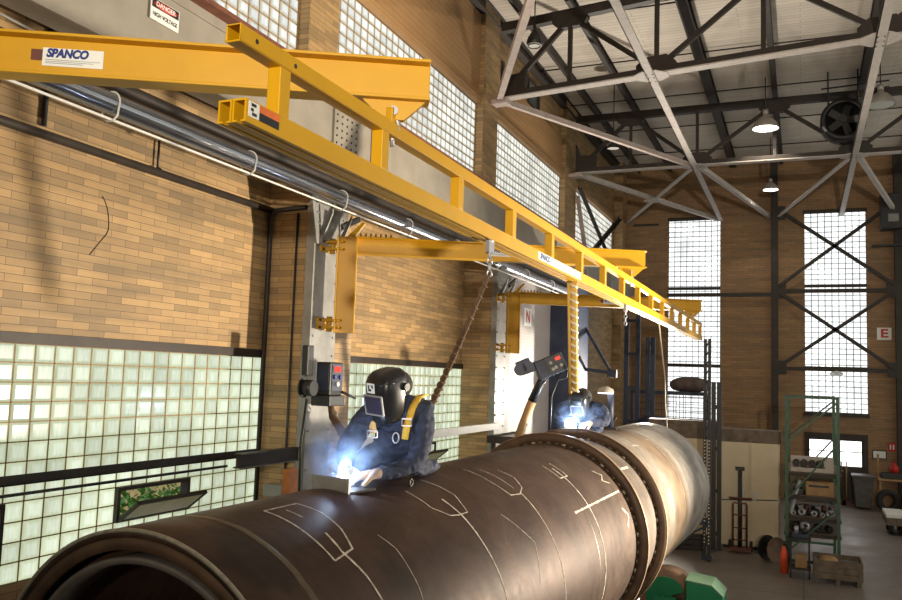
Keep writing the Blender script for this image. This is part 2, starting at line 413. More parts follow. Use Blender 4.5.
# ------------------------------------------------------------------ shell of the hall
struct(MB().box((W-.4, Y0-.3, -.3), (XR+.3, YE+.3, 0)).build('floor', M['floor'], world_origin=True))
struct(MB().box((W-.4, Y0-.3, ZC), (XR+.3, YE+.3, ZC+.2)).build('ceiling', M['ceil'], world_origin=True))
def wall_cells(axis, c0, c1, us, vs, holes):
    """a wall between c0 and c1 cut into cells, leaving the holes (u0,u1,v0,v1) open"""
    m = MB(); us = sorted(set(us+[h[0] for h in holes]+[h[1] for h in holes])); vs = sorted(set(vs+[h[2] for h in holes]+[h[3] for h in holes]))
    for i in range(len(us)-1):
        for j in range(len(vs)-1):
            cu, cv = (us[i]+us[i+1])/2, (vs[j]+vs[j+1])/2
            if any(h[0] < cu < h[1] and h[2] < cv < h[3] for h in holes): continue
            if axis == 'y': m.box((c0, us[i], vs[j]), (c1, us[i+1], vs[j+1]))
            else: m.box((us[i], c0, vs[j]), (us[i+1], c1, vs[j+1]))
    return m
LOWZ, UPZ = (1.70, 3.66), (7.45, 8.92)
LW = [(-3.0, 2.05), (3.05, 8.25), (9.55, 14.53)]
UW = [(-3.0, 2.1), (3.0, 8.60), (9.35, 14.82), (15.7, 21.0), (22.2, 27.6)]
holesL = [(a, b, *LOWZ) for a, b in LW]+[(a, b, *UPZ) for a, b in UW]+[(18.05, 18.98, 10.0, 10.62)]
struct(wall_cells('y', W-.25, W, [Y0, YE+.25], [0, ZC], holesL).build('wall_left', M['brickL'], world_origin=True))
EW = [(-4.20, -2.50, 2.35, 9.12), (.08, 1.87, 2.78, 9.18), (.07, 1.85, .0, 2.14), (4.3, 6.1, 2.78, 9.18)]
struct(wall_cells('x', YE, YE+.25, [W-.25, XR], [0, ZC], EW).build('wall_back', M['brickE'], world_origin=True))
RW = [(-2, 4), (6, 12), (13.5, 19.5), (21, 27)]
struct(wall_cells('y', XR, XR+.25, [Y0, YE+.25], [0, ZC], [(a, b, 2.2, 4.6) for a, b in RW]+[(a, b, 7.2, 9.0) for a, b in RW]).build('wall_right', M['brickL'], world_origin=True))
struct(MB().box((W-.25, Y0-.25, 0), (XR+.25, Y0, ZC)).build('wall_front', M['brickE'], world_origin=True))
# siding panel above the upper windows, with a projecting drip ledge
struct(MB().box((W, Y0, 9.05), (W+.05, 14.85, 10.75)).build('trim_1', M['siding'], world_origin=True))
struct(MB().box((W, 15.75, 9.05), (W+.05, 21.1, 9.95)).build('trim_2', M['siding'], world_origin=True))
for i, (a, b) in enumerate(UW):
    struct(MB().box((W-.02, a-.05, 8.92), (W+.09, b+.05, 9.05)).build(f'trim_{3+i}', M['siding'], world_origin=True))
for i, (a, b) in enumerate(LW):
    struct(MB().box((W-.02, a-.05, 3.655), (W+.035, b+.05, 3.745)).build(f'trim_{8+i}', M['darksteel'], world_origin=True))
wn = [0]
def glass_panel(axis, c, u0, u1, v0, v1, bu, bv, mat, uo, vo, holes=(), bar=.010, depth=.09, inward=1, barmat=None):
    """glass-block window: moulded blocks with a mortar grid between them"""
    wn[0] += 1
    g = MB(); b = MB()
    def bx(m, ua, ub, va, vb, d0, d1):
        lo, hi = min(c+d0*inward, c+d1*inward), max(c+d0*inward, c+d1*inward)
        if axis == 'y': m.box((lo, ua, va), (hi, ub, vb))
        else: m.box((ua, lo, va), (ub, hi, vb))
    iu0 = math.floor((u0-uo)/bu+1e-4); iu1 = math.ceil((u1-uo)/bu-1e-4); iv0 = math.floor((v0-vo)/bv+1e-4); iv1 = math.ceil((v1-vo)/bv-1e-4)
    inh = lambda x, y: any(h[0] < x < h[1] and h[2] < y < h[3] for h in holes)
    for i in range(iu0, iu1):
        for j in range(iv0, iv1):
            a0, a1 = max(u0, uo+i*bu), min(u1, uo+(i+1)*bu); b0, b1 = max(v0, vo+j*bv), min(v1, vo+(j+1)*bv)
            if inh((a0+a1)/2, (b0+b1)/2) or a1-a0 < .03 or b1-b0 < .03: continue
            e = bar/2; q = .022
            pts = []
            for (d, k) in ((-.06, e), (-.022, e), (-.006, e+q)):
                dd = c+d*inward
                for (x, y) in ((a0+k, b0+k), (a1-k, b0+k), (a1-k, b1-k), (a0+k, b1-k)):
                    pts.append((dd, x, y) if axis == 'y' else (x, dd, y))
            fs = [(8, 9, 10, 11)]
            for L in (0, 4):
                for k in range(4): fs.append((L+k, L+(k+1) % 4, L+4+(k+1) % 4, L+4+k))
            g.add(pts, fs, 0)
            # mortar: bottom and left joint of every block
            bx(b, a0-e, a0+e, b0, b1, -.06, -.015); bx(b, a0, a1, b0-e, b0+e, -.06, -.015)
    bx(b, u1-.012, u1+.0, v0, v1, -.06, -.012); bx(b, u0, u1, v1-.012, v1, -.06, -.012)
    o = struct(b.build(f'window_{wn[0]}', barmat or M['mortar'], world_origin=True))
    g.build('glass_blocks', mat, o); return o
VENT = (6.05, 7.05, 1.70+2*.1635, 1.70+4*.1635); VENT2 = (4.05, 4.85, 1.70+.1635, 1.70+4*.1635)
glass_panel('y', W, *LW[0], *LOWZ, .2, .1635, M['gbL'], 8.25, 1.70)
w2 = glass_panel('y', W, *LW[1], *LOWZ, .2, .1635, M['gbL'], 8.25, 1.70, holes=(VENT, VENT2))
w3 = glass_panel('y', W, *LW[2], *LOWZ, .2, .1635, M['gbL'], 14.53, 1.70, holes=())
for a, b in UW: glass_panel('y', W, a, b, *UPZ, .2, .1635, M['gbU'], b, UPZ[1], bar=.016)
we1 = glass_panel('x', YE, *EW[0], .2, .17, M['gbE'], -4.2, 2.4, inward=-1, bar=.020, barmat=M['plastic'])
we2 = glass_panel('x', YE, *EW[1], .2, .17, M['gbE'], .08, 2.4, inward=-1, bar=.020, barmat=M['plastic'])
glass_panel('x', YE, *EW[3], .2, .17, M['gbE'], 4.3, 2.4, inward=-1, bar=.020, barmat=M['plastic'])
for a, b in RW:
    glass_panel('y', XR, a, b, 2.2, 4.6, .3, .3, M['gbR'], a, 2.2, inward=-1)
    glass_panel('y', XR, a, b, 7.2, 9.0, .3, .3, M['gbR'], a, 7.2, inward=-1)
# heavy transom bars and sills of the end windows
for w, (u0, u1, v0, v1) in ((we1, EW[0]), (we2, EW[1])):
    for z in (6.74, 4.15) if w is we1 else (6.78, 4.17):
        MB().box((u0, YE-.06, z-.05), (u1, YE+.02, z+.05)).build('transom_bar', M['frame'], w)
    MB().box((u0-.04, YE-.05, v1-.05), (u1+.04, YE+.03, v1+.07)).build('head_frame', M['frame'], w)
    MB().box((u0-.03, YE-.09, v0-.12), (u1+.03, YE+.03, v0)).build('sill', M['frame'], w)
# small high window
o = struct(MB().box((W-.06, 18.05, 10.0), (W+.03, 18.13, 10.62)).box((W-.06, 18.9, 10.0), (W+.03, 18.98, 10.62)).box((W-.06, 18.13, 10.0), (W+.03, 18.9, 10.06)).box((W-.06, 18.13, 10.56), (W+.03, 18.9, 10.62)).build('window_17', M['frame'], world_origin=True))
MB().box((W-.05, 18.13, 10.06), (W-.03, 18.9, 10.56)).build('pane', M['darkglass'], o)
# vents that open in the second low window
def vent(win, v, sash=True):
    a, b, z0, z1 = v; m = MB(); t = .035
    m.box((W-.08, a, z0), (W+.02, b, z0+t)).box((W-.08, a, z1-t), (W+.02, b, z1)).box((W-.08, a, z0+t), (W+.02, a+t, z1-t)).box((W-.08, b-t, z0+t), (W+.02, b, z1-t))
    m.build('vent_frame', M['frame'], win)
    if not sash: return
    h = z1-z0-.03; ang = radians(52); dx, dz = sin(ang)*h, cos(ang)*h
    p = [V((W+.02, a+.03, z0+.02)), V((W+.02, b-.03, z0+.02)), V((W+.02+dx, b-.03, z0+.02+dz)), V((W+.02+dx, a+.03, z0+.02+dz))]
    fr = MB()
    for i in range(4): fr.bar(p[i], p[(i+1) % 4], .03, .03, V((cos(ang), 0, -sin(ang))))
    s = fr.build('vent_sash', M['frame'], win)
    MB().add(p, [(0, 1, 2, 3)]).prism(p, V((cos(ang), 0, -sin(ang)))*.006).build('pane', M['clearglass'], s)
vent(w2, VENT); vent(w2, VENT2, False)
vent(w3, (12.6, 13.4, 1.70+2*.1635, 1.70+4*.1635))
# outside, seen through the open vents
hm = MB()
for i in range(5200):
    c = V((random.uniform(-8.3, -7.3), random.uniform(4.5, 11.5), 1.86-1.86*random.random()**1.5)); a = V((random.gauss(0, 1), random.gauss(0, 1), random.gauss(0, 1))).normalized(); b = a.orthogonal().normalized(); sz = random.uniform(.03, .07)
    hm.add([c-a*sz, c-b*sz*.5, c+a*sz, c+b*sz*.5], [(0, 1, 2, 3)])
tag(hm.build('hedge', M['leaf']), 'green leafy hedge outside seen through the open window vent', 'hedge', kind='stuff')
struct(MB().box((-40, -20, -.4), (W-.45, 50, -.05)).build('ground', M['housew'], world_origin=True))
struct(MB().box((-15, -10, -.1), (-14.7, 40, 3.6)).build('garden_wall', M['housew'], world_origin=True))
tag(bpy.data.objects['garden_wall'], 'cream wall outside behind the hedge', 'wall', kind='structure')

# pilasters (brick) and end-wall column
for i, (a, b, c, d_) in enumerate(((1.5, 2.6, 2.15, 2.95), (8.2, 9.3, 8.62, 9.33), (14.5, 15.6, 14.84, 15.68), (20.4, 21.6, 21.02, 22.15))):
    if i == 3: struct(MB().box((W-.01, a, 0), (W+.70, b, 6.1)).build('pillar_3', M['navyP'], world_origin=True)); struct(MB().box((W-.01, c, 6.1), (W+.15, d_, ZC)).build('pilaster_4', M['brickL'], world_origin=True))  # third pier's backlit shade and blue haze put into navy colour
    else: struct(MB().box((W-.01, a, 0), (W+.58, b, 6.1)).box((W-.01, c, 6.1), (W+.15, d_, ZC)).build(f'pilaster_{i+1}', M['brickL'], world_origin=True))
struct(MB().box((W-.01, 27.9, 0), (W+.3, YE, ZC)).build('pilaster_5', M['brickL'], world_origin=True))
m = MB(); m.ibeam((-.81, YE-.13, 0), (-.81, YE-.13, ZC), .26, .2, .02, .02, V((0, 1, 0)))
struct(m.build('pillar_1', M['darksteel'], world_origin=True))
m = MB(); m.ibeam((2.76, YE-.13, 0), (2.76, YE-.13, ZC), .26, .24, .02, .02, V((0, 1, 0)))
struct(m.build('pillar_2', M['darksteel'], world_origin=True))
# door in the end wall
d = MB(); x0, x1, zt = .07, 1.85, 2.14; yd = YE-.04
d.box((x0, yd, 0), (x0+.07, yd+.14, zt)).box((x1-.12, yd, 0), (x1, yd+.14, zt)).box((x0+.07, yd, zt-.09), (x1-.12, yd+.14, zt)).box((.94, yd, 0), (1.02, yd+.14, zt-.09))
door = struct(d.build('door_1', M['frame'], world_origin=True))
for a, b, z in ((.14, .94, 1.25), (1.02, 1.73, 1.15)):
    dl = MB().box((a, yd+.03, .0), (b, yd+.09, z)).box((a, yd+.03, z), (a+.06, yd+.09, 2.05)).box((b-.06, yd+.03, z), (b, yd+.09, 2.05)).box((a+.06, yd+.03, 1.92), (b-.06, yd+.09, 2.05)).box((a+.06, yd+.04, 1.57), (b-.06, yd+.08, 1.60)).build('door_leaf', M['frame'], door)
    MB().box((a+.06, yd+.055, z), (b-.06, yd+.065, 1.92)).build('pane', M['daylight'], dl)
d = MB().tube([(1.09, yd-.0, 1.0), (1.09, yd-.05, 1.0), (1.16, yd-.05, 1.0)], .012); d.build('door_handle', M['silver'], door)

# ------------------------------------------------------------------ steel columns with crane brackets
XC = -5.25
def column(Y, mat, label):
    root = thing('steel_column', (XC-.05, Y, 0), label, 'column', 'steel columns along the glass block wall')
    m = MB().box((XC-.11, Y-.28, 0), (XC, Y+.28, 5.75)); m.build('shaft', mat, root)
    rv = MB()
    for k in range(24):
        for s in (-1, 1): rv.ball((XC+.002, Y+s*.22, .4+k*.22), .014, 8)
    rv.build('rivets', mat, root)
    for s in (-.22, .22):
        MB().prism([(XC, Y+s, 5.08), (XC+.07, Y+s, 5.2), (XC+.19, Y+s, 5.42), (XC+.19, Y+s, 5.36), (XC+.05, Y+s, 5.02)], (0, .025, 0)).build('gusset_plate', mat, root)
    MB().prism([(XC+.005, Y-.28, 5.0), (XC+.005, Y+.28, 5.0), (XC+.005, Y+.52, 5.85), (XC+.005, Y+.52, 6.1), (XC+.005, Y-.52, 6.1), (XC+.005, Y-.52, 5.85)], (.03, 0, 0)).build('face_plate', mat, root)
    MB().box((XC-.25, Y-.5, 6.10), (XC+.1, Y+.5, 6.158)).build('cap_plate', mat, root)
    rv = MB()
    for k in range(7):
        for s in (-1, 1):
            rv.ball((XC+.036, Y+s*(.22+.035*k), 5.12+k*.125), .016, 8)
    rv.build('bracket_rivets', mat, root)
    MB().bar((XC+.03, Y+.25, 5.28), (XC+.06, Y+.62, 5.45), .06, .06).build('knee_angle', M['black'], root)
    return root
column(COLS[0], M['greysteel'], 'grey riveted steel column nearest the camera, carrying the foreground jib crane')
column(COLS[1], M['greysteel'], 'grey riveted steel column behind the near welder, between the two glass block windows')
column(COLS[2], M['greysteel'], 'grey riveted steel column at the left end of the white painted brick')

# runway girder
g = thing('runway_girder', (-5.36, 12, 6.16), 'long grey riveted crane girder running along the wall above the pipe', 'girder')
MB().box((-5.40, Y0, 6.2), (-5.36, YE, 6.98)).build('web_plate', M['girder'], g)
m = MB().box((-5.5, Y0, 6.16), (-5.22, YE, 6.2)).box((-5.36, Y0, 6.2), (-5.34, YE, 6.30)).box((-5.36, Y0, 6.88), (-5.34, YE, 6.98)).build('flange_angles', M['girder'], g)
MB().box((-5.52, Y0, 6.98), (-5.2, YE, 7.03)).build('cap_plate', M['rust'], g)
MB().box((-5.42, Y0, 7.03), (-5.36, YE, 7.12)).build('crane_rail', M['rust'], g)
for yc in (2.2, 8.9, 15.4, 21.5):
    sp = MB().box((-5.36, yc-.3, 6.3), (-5.33, yc+.3, 6.88)).build('splice_plate', M['girder'], g)
    rv = MB()
    for i in range(5):
        for j in range(6): rv.ball((-5.33, yc-.24+i*.12, 6.36+j*.09), .016, 8)
    rv.build('rivets', M['darksteel'], sp)
for k in range(9):
    MB().box((-5.36, .6+k*3.0, 6.3), (-5.30, .66+k*3.0, 6.88)).build('stiffener', M['girder'], g)
# DANGER sign on the girder
sg = thing('danger_sign', (-5.34, 5.62, 6.6), 'red, black and white danger high voltage sign on the grey girder', 'sign')
MB().box((-5.345, 5.44, 6.60), (-5.335, 5.80, 6.80)).build('sign_plate', M['labelw'], sg)
MB().box((-5.335, 5.45, 6.715), (-5.333, 5.79, 6.795)).build('black_band', M['black'], sg)
MB().lathe((-5.333, 5.62, 6.755), (1, 0, 0), [(0, .001), (.0015, .001), (.0015, .034), (0, .034)], 24).build('red_oval', M['red'], sg)
for v in bpy.data.objects['red_oval'].data.vertices: v.co.y = v.co.y*4.4
text('lettering', 'DANGER', .062, (-5.330, 5.62, 6.755), (0, 1, 0), (0, 0, 1), M['labelw'], sg, bold=.001)
text('lettering', 'HIGH VOLTAGE', .054, (-5.333, 5.62, 6.655), (0, 1, 0), (0, 0, 1), M['black'], sg, bold=.001, sx=.82)

# ------------------------------------------------------------------ pipes and conduits on the wall
pp = thing('silver_pipe', (-4.95, 11, 5.4), 'long shiny silver pipe strapped along the wall under the grey girder', 'pipe')
MB().tube([(-4.95, -3, 5.53), (-4.95, 18.6, 5.53)], .085, 20).build('pipe_body', M['chrome'], pp)
MB().tube([(-4.93, -3, 5.40), (-4.93, 18.4, 5.40)], .011, 8).build('white_conduit', M['white'], pp)
for k in range(11):
    y = 1.2+k*1.75
    MB().tube([(-4.95+.095*cos(t), y, 5.53+.095*sin(t)-(.045 if 3.6 < t < 5.9 else 0)) for t in [2*pi*i/20 for i in range(21)]], .008, 6, caps=False).build('strap', M['white'], pp)
e = MB().tube([(-4.95, 18.6, 5.53), (-4.95, 18.75, 5.53)], .11, 16).tube([(-4.95, 18.68, 5.5), (-4.95, 18.68, 5.25)], .05, 10); e.build('end_valve', M['labelw'], pp)
tag(MB().tube([(-4.985, -3, 5.70), (-4.985, 18.4, 5.70)], .055, 14).build('dark_pipe', M['darksteel']), 'dark painted pipe running just behind the silver pipe', 'pipe')
tag(MB().tube([(-5.1, 9.3, 5.83), (-5.1, 18.5, 5.83)], .035, 10).build('tan_pipe', M['ringedge']), 'thin tan pipe above the silver pipe beyond the second column', 'pipe')
m = MB().tube([(W+.06, -3, 5.42), (W+.06, 8.25, 5.42)], .04, 10); tag(m.build('wall_pipe', M['darksteel']), 'dark pipe sloping along the tan brick wall left of the first pilaster', 'pipe')
m = MB().tube([(W+.04, 6.25, 5.44), (W+.04, 6.25, 5.75)], .012, 8).ball((W+.05, 6.25, 5.43), .05, 8); tag(m.build('hanger_rod', M['black']), 'short thin rod rising from the dark wall pipe to the girder', 'rod')
m = MB().tube([(W+.06, 8.15, .1), (W+.06, 8.15, 5.35), (W+.12, 8.16, 5.42), (W+.55, 8.16, 5.44)], .028, 10); tag(m.build('corner_conduit', M['darksteel']), 'dark vertical conduit at the left corner of the brick pilaster', 'conduit')
m = MB().tube([(W+.42, 8.185, .1), (W+.42, 8.185, 5.38)], .014, 8); tag(m.build('pilaster_conduit', M['black']), 'thin black conduit up the near face of the brick pilaster', 'conduit')
m = MB().tube([(W+.03, 4.91, 5.5), (W+.03, 4.91, 7.3)], .022, 8); tag(m.build('black_conduit', M['black']), 'thin black vertical conduit above the foreground yellow beam', 'conduit')
m = MB().tube([(W+.03, 4.2, 6.29), (W+.03, 5.05, 6.25)], .012, 8); tag(m.build('pale_conduit', M['white']), 'thin pale conduit at the top left corner above the yellow beam', 'conduit')
pts = [(W+.003, 5.62+.18*sin(t*1.4)-.08*t, 5.05-.55*t/2+.02*sin(5*t)) for t in [i*.2 for i in range(11)]]
tag(MB().tube(pts, .004, 6).build('loose_wire', M['darksteel']), 'thin loose wire curling down the tan brick', 'wire')

# dark guard rails in front of the glass block
gr = thing('guard_rail', (-5.6, 5, 2.5), 'dark steel guard rail crossing the nearest glass block window', 'rail')
MB().angle((-5.6, -2, 2.56), (-5.6, 7.7, 2.56), .075, .012, V((0, 0, 1))).build('rail_angle', M['darksteel'], gr)
MB().tube([(-5.66, -2, 2.46), (-5.66, 7.3, 2.47)], .014, 8).build('lower_rod', M['black'], gr)
tag(MB().ibeam((-5.3, 7.0, 2.57), (-5.3, 8.1, 2.57), .15, .1, .014, .014).build('rail_channel', M['darksteel']), 'thick dark steel channel at the foot of the first brick pilaster', 'rail')
m = MB().bar((-5.15, 9.0, 2.63), (-5.15, 14.4, 2.63), .08, .12); tag(m.build('lit_rail', M['white'], bevel=.005), 'guard rail painted in strobe-lit white beyond the near welder in front of the far glass block', 'rail')  # strobe light on the dark rail put into white colour
jb = MB().box((-5.72, 8.05, 2.06), (-5.46, 8.2, 2.2)); tag(jb.build('junction_box', M['greysteel'], bevel=.01), 'small grey-green junction box low on the brick pilaster', 'box')
tag(MB().box((-5.05, 7.45, 0), (-4.97, 7.62, 2.47)).build('orange_post', M['orangeP'], bevel=.005), 'short orange post behind the vessel beside the near column', 'post')

# ------------------------------------------------------------------ jib cranes
def jib(Y, label):
    root = thing('jib_crane', (PIV, Y, 3.95), label, 'crane', 'yellow wall jib cranes holding the truss')
    mb = MB(); mb.ibeam((PIV, Y, 3.97), (PIV, Y, 5.11), .24, .17, .018, .014, V((cos(JA), sin(JA), 0))); mast = mb.build('mast', M['yellow'], root, .003)
    D = V((cos(JA), sin(JA), 0)); N = V((-sin(JA), cos(JA), 0)); P0 = V((PIV, Y, 0))
    for z in (4.07, 5.0):
        b = MB().box((XC, Y-.13, z-.07), (XC+.03, Y+.13, z+.07)).box((XC+.03, Y-.09, z+.03), (PIV-.02, Y+.09, z+.055)).box((XC+.03, Y-.09, z-.055), (PIV-.02, Y+.09, z-.03)).tube([(XC+.1, Y, z-.09), (XC+.1, Y, z+.09)], .035, 12)
        hb = b.build('hinge_bracket', M['yellow_dark'], root)
        bl = MB()
        for sy in (-.1, .1):
            for sz in (-.045, .045): bl.tube([(XC+.02, Y+sy, z+sz), (XC+.05, Y+sy, z+sz)], .016, 6)
        bl.build('bolt', M['darksteel'], hb)
    L0, L1 = .1, 3.636; zt, zb = 5.115, 4.90; zm = (zt+zb)/2
    bm_ = MB().ibeam(P0+D*L0+V((0, 0, zm)), P0+D*L1+V((0, 0, zm)), zt-zb, .13, .016, .012); beam = bm_.build('beam', M['yellow'], root, .004)
    MB().prism([P0-D*.02+V((0, 0, zt-.02))+N*.05, P0+D*.07+V((0, 0, zt-.02))+N*.05, P0+D*.2+V((0, 0, zt+.16))+N*.05, P0+D*.17+V((0, 0, zt+.17))+N*.05], -N*.1).build('top_horn', M['yellow'], root)
    for k in range(7): MB().tube([P0+D*(.15+k*.06)+V((0, 0, zt)), P0+D*(.15+k*.06)+V((0, 0, zt+.045))], .014, 6).build('top_bolt', M['yellow_dark'], root)
    Ph = P0+D*LH
    hg = MB().prism([Ph-D*.16+V((0, 0, zb))+N*.02, Ph+D*.16+V((0, 0, zb))+N*.02, Ph+D*.055+V((0, 0, zb-.1))+N*.02, Ph-D*.055+V((0, 0, zb-.1))+N*.02], -N*.04).build('hanger_plate', M['yellow'], root)
    MB().tube([Ph-N*.035+V((0, 0, zb-.055)), Ph+N*.035+V((0, 0, zb-.055))], .024, 12).build('pin', M['silver'], hg)
    sh = MB().tube([Ph+D*.03*cos(t)+V((0, 0, zb-.13+.045*sin(t))) for t in [2*pi*i/16 for i in range(17)]], .011, 8, caps=False)
    sh.tube([Ph+V((0, 0, zb-.14)), Ph+V((0, 0, zb-.235))], .012, 8); sh.build('shackle', M['silver'], root)
    # maker's label on the near web face
    q = 1.86; fc = P0+D*q-N*.0085+V((0, 0, zm))
    xd = D; lab = MB()
    a = fc-xd*.145+V((0, 0, -.046)); b = fc+xd*.145+V((0, 0, -.046)); c = fc+xd*.145+V((0, 0, .046)); d_ = fc-xd*.145+V((0, 0, .046))
    lb = lab.prism([a, b, c, d_], -N*.002).build('maker_label', M['labelw'], root)
    MB().prism([fc-xd*.20+V((0, 0, -.02)), fc-xd*.145+V((0, 0, -.02)), fc-xd*.145+V((0, 0, .035)), fc-xd*.20+V((0, 0, .035))], -N*.002).build('capacity_label', M['redbrown'], root)
    text('lettering', 'SPANCO', .058, fc-N*.0035+xd*-.028+V((0, 0, .018)), xd, (0, 0, 1), M['blue'], lb, shear=.2, bold=.0032, sx=.86)
    pr = MB()
    for k, (w_, z_) in enumerate(((.26, -.016), (.23, -.025), (.18, -.033))):
        pr.prism([fc-xd*.13+V((0, 0, z_))-N*.0024, fc+xd*(w_-.13)+V((0, 0, z_))-N*.0024, fc+xd*(w_-.13)+V((0, 0, z_+.003))-N*.0024, fc-xd*.13+V((0, 0, z_+.003))-N*.0024], -N*.0006)
    pr.build('small_print', M['printgrey'], lb)
    return root
j0 = jib(JY[0], 'foreground yellow jib crane beam crossing the top left, with a shadow on its web')
for yc, lb in ((JY[1], 'middle yellow jib crane hinged on the column behind the near welder'), (JY[2], 'farthest yellow jib crane, beside the white painted brick')):
    c = copy_tree(j0); c.location.y = yc; c['label'] = lb

# ------------------------------------------------------------------ hanging yellow truss with twin track
XT = -1.93
t = thing('track_truss', (XT, 9.9, 4.42), 'long yellow hanging truss with twin open track under the jib beams', 'crane track')
YA, YB = 2.38, 17.6
def chan(m, x, ya, yb):   # slotted track: open along the bottom
    w, h, q = .062, .09, .008
    m.box((x-w/2, ya, 4.51-q), (x+w/2, yb, 4.51)).box((x-w/2, ya, 4.42), (x-w/2+q, yb, 4.51-q)).box((x+w/2-q, ya, 4.42), (x+w/2, yb, 4.51-q))
    m.box((x-w/2+q, ya, 4.42), (x-.009, yb, 4.42+q)).box((x+.009, ya, 4.42), (x+w/2-q, yb, 4.42+q))
for x in (XT, XT-.066):
    m = MB(); chan(m, x, YA+.06, YB+.1); tr = m.build('track', M['yellow'], t)
    MB().box((x-.02, YA+.13, 4.432), (x+.02, YB, 4.49)).build('track_liner', M['black'], tr)  # black inset puts the hollow track's inner shade into colour
m = MB(); w, q, zl, zh = .066, .006, 4.705, 4.775
m.box((XT-w/2, YA, zh-q), (XT+w/2, YB, zh)).box((XT-w/2, YA, zl), (XT+w/2, YB, zl+q)).box((XT-w/2, YA, zl+q), (XT-w/2+q, YB, zh-q)).box((XT+w/2-q, YA, zl+q), (XT+w/2, YB, zh-q))
tt = m.build('top_tube', M['yellow'], t, .004)
for y in (YA+.1, YA+.36): MB().tube([(XT+.031, y, 4.74), (XT+.0345, y, 4.74)], .010, 12).build('bolt_hole', M['black'], tt)
py = [2.68, 3.55, 4.55, 5.56, 6.56]+[6.56+1.0*k for k in range(1, 12)]
for y in py: MB().box((XT-.031, y-.036, 4.51), (XT+.031, y+.036, 4.706)).build('post', M['yellow'], t, .004)
for yc in JY:
    y = yc+LH*sin(JA); MB().box((XT-.02, y-.045, 4.775), (XT+.02, y+.045, 4.86)).build('lift_lug', M['yellow'], t, .006)
# labels on the track
lab = MB().box((XT+.031, 2.455, 4.445), (XT+.0325, 2.52, 4.505)).build('warning_label', M['labelw'], t)
MB().box((XT+.031, 2.52, 4.477), (XT+.0325, 2.65, 4.505)).build('warning_label', M['warn'], t)
MB().box((XT+.031, 2.52, 4.445), (XT+.0325, 2.65, 4.477)).build('warning_label', M['black'], t)
MB().box((XT+.0325, 2.47, 4.487), (XT+.033, 2.50, 4.499)).box((XT+.0325, 2.475, 4.452), (XT+.033, 2.505, 4.464)).box((XT+.0325, 2.468, 4.468), (XT+.033, 2.485, 4.48)).build('warning_mark', M['black'], lab)
lb2 = MB().box((XT+.031, 6.15, 4.44), (XT+.0325, 7.5, 4.505)).build('maker_label', M['labelb'], t)
text('lettering', 'SPANCO', .062, (XT+.0335, 6.33, 4.473), (0, 1, 0), (0, 0, 1), M['blue'], lb2, shear=.25, bold=.002, sx=1.1)
pr = MB()
for k in range(16): pr.box((XT+.0325, 6.62+k*.05, 4.462), (XT+.0332, 6.65+k*.05, 4.484))
pr.build('small_print', M['printgrey'], lb2)
for nm, y, lab_ in (('hook_trolley', 5.15, 'steel trolley clip on the track above the near welder'), ('hook_trolley', 9.8, 'steel trolley clip on the track beyond the middle jib beam')):
    k = thing(nm, (XT, y, 4.16), lab_, 'trolley', 'trolleys on the yellow track')
    MB().box((XT-.012, y-.05, 4.34), (XT+.012, y+.05, 4.47)).tube([(XT, y-.03, 4.43), (XT, y+.03, 4.43)], .02, 10).build('carriage', M['silver'], k)
    m = MB()
    for i in range(4): m.tube([(XT+(.016*cos(a) if i % 2 else 0), y+(0 if i % 2 else .016*cos(a)), 4.325-i*.042+.026*sin(a)) for a in [2*pi*j/12 for j in range(13)]], .006, 6, caps=False)
    m.build('chain', M['silver'], k)

# ------------------------------------------------------------------ vessel
A0 = V((-3.08, 0, H-1.82)); _a, _t = .053, .0128
AX = V((sin(_a)*cos(_t), cos(_a)*cos(_t), sin(_t))); E1 = AX.cross(V((0, 0, 1))).normalized(); E2 = E1.cross(AX)
def CP(s, th, R=1.0): return A0+AX*s+(E1*cos(radians(th))+E2*sin(radians(th)))*R
S0, S1 = 3.16, 13.85
ves = thing('steel_vessel', A0+AX*8.5-V((0, 0, 1)), 'huge rust-brown rolled steel pressure vessel lying across the foreground', 'vessel')
def ring(prof, n=160): return MB().lathe(A0, AX, prof, n, closed=True)
def bev(s0, s1, ri, ro, b=.006): return [(s0, ri), (s0, ro-b), (s0+b, ro), (s1-b, ro), (s1, ro-b), (s1, ri)]
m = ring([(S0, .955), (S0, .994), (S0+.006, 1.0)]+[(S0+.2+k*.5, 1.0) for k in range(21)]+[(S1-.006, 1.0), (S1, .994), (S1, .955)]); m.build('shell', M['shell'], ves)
ring(bev(S0-.004, S0+.05, .90, .96)).build('end_flange', M['ring'], ves)
ring(bev(S0-.012, S0+.004, .985, 1.004, .004), 160).build('rim_highlight', M['bead'], ves)  # lit outer edge put in as a bright highlight ring
ring(bev(S0+.02, S0+.2, .83, .865)).build('inner_ring', M['liner'], ves)
ring(bev(S0+.2, S0+.23, .86, .96)).build('inner_web', M['ring'], ves)
def seam(s, w, mat, th0=-180, th1=180, R=1.003, name='weld_seam'):
    m = MB(); n = int(abs(th1-th0)/2.2)+2; vs, fs = [], []
    for i in range(n+1):
        t_ = th0+(th1-th0)*i/n; jit = random.uniform(-.1, .1)*w
        for (ds, dr) in ((-.5, -.002), (-.25, 0), (.25, 0), (.5, -.002)): vs.append(CP(s+ds*w+jit, t_, R+dr))
    for i in range(n):
        for k in range(3): fs.append((i*4+k, i*4+k+1, i*4+5+k, i*4+4+k))
    m.add(vs, fs, 0, True); return m.build(name, mat, ves)
seam(3.57, .045, M['seam'])
seam(7.62, .02, M['seam'], -60, 45); seam(12.18, .02, M['bead'], -60, 100)
seam(11.0, .012, M['bead'], -40, 60); seam(11.75, .012, M['bead'], -40, 60)
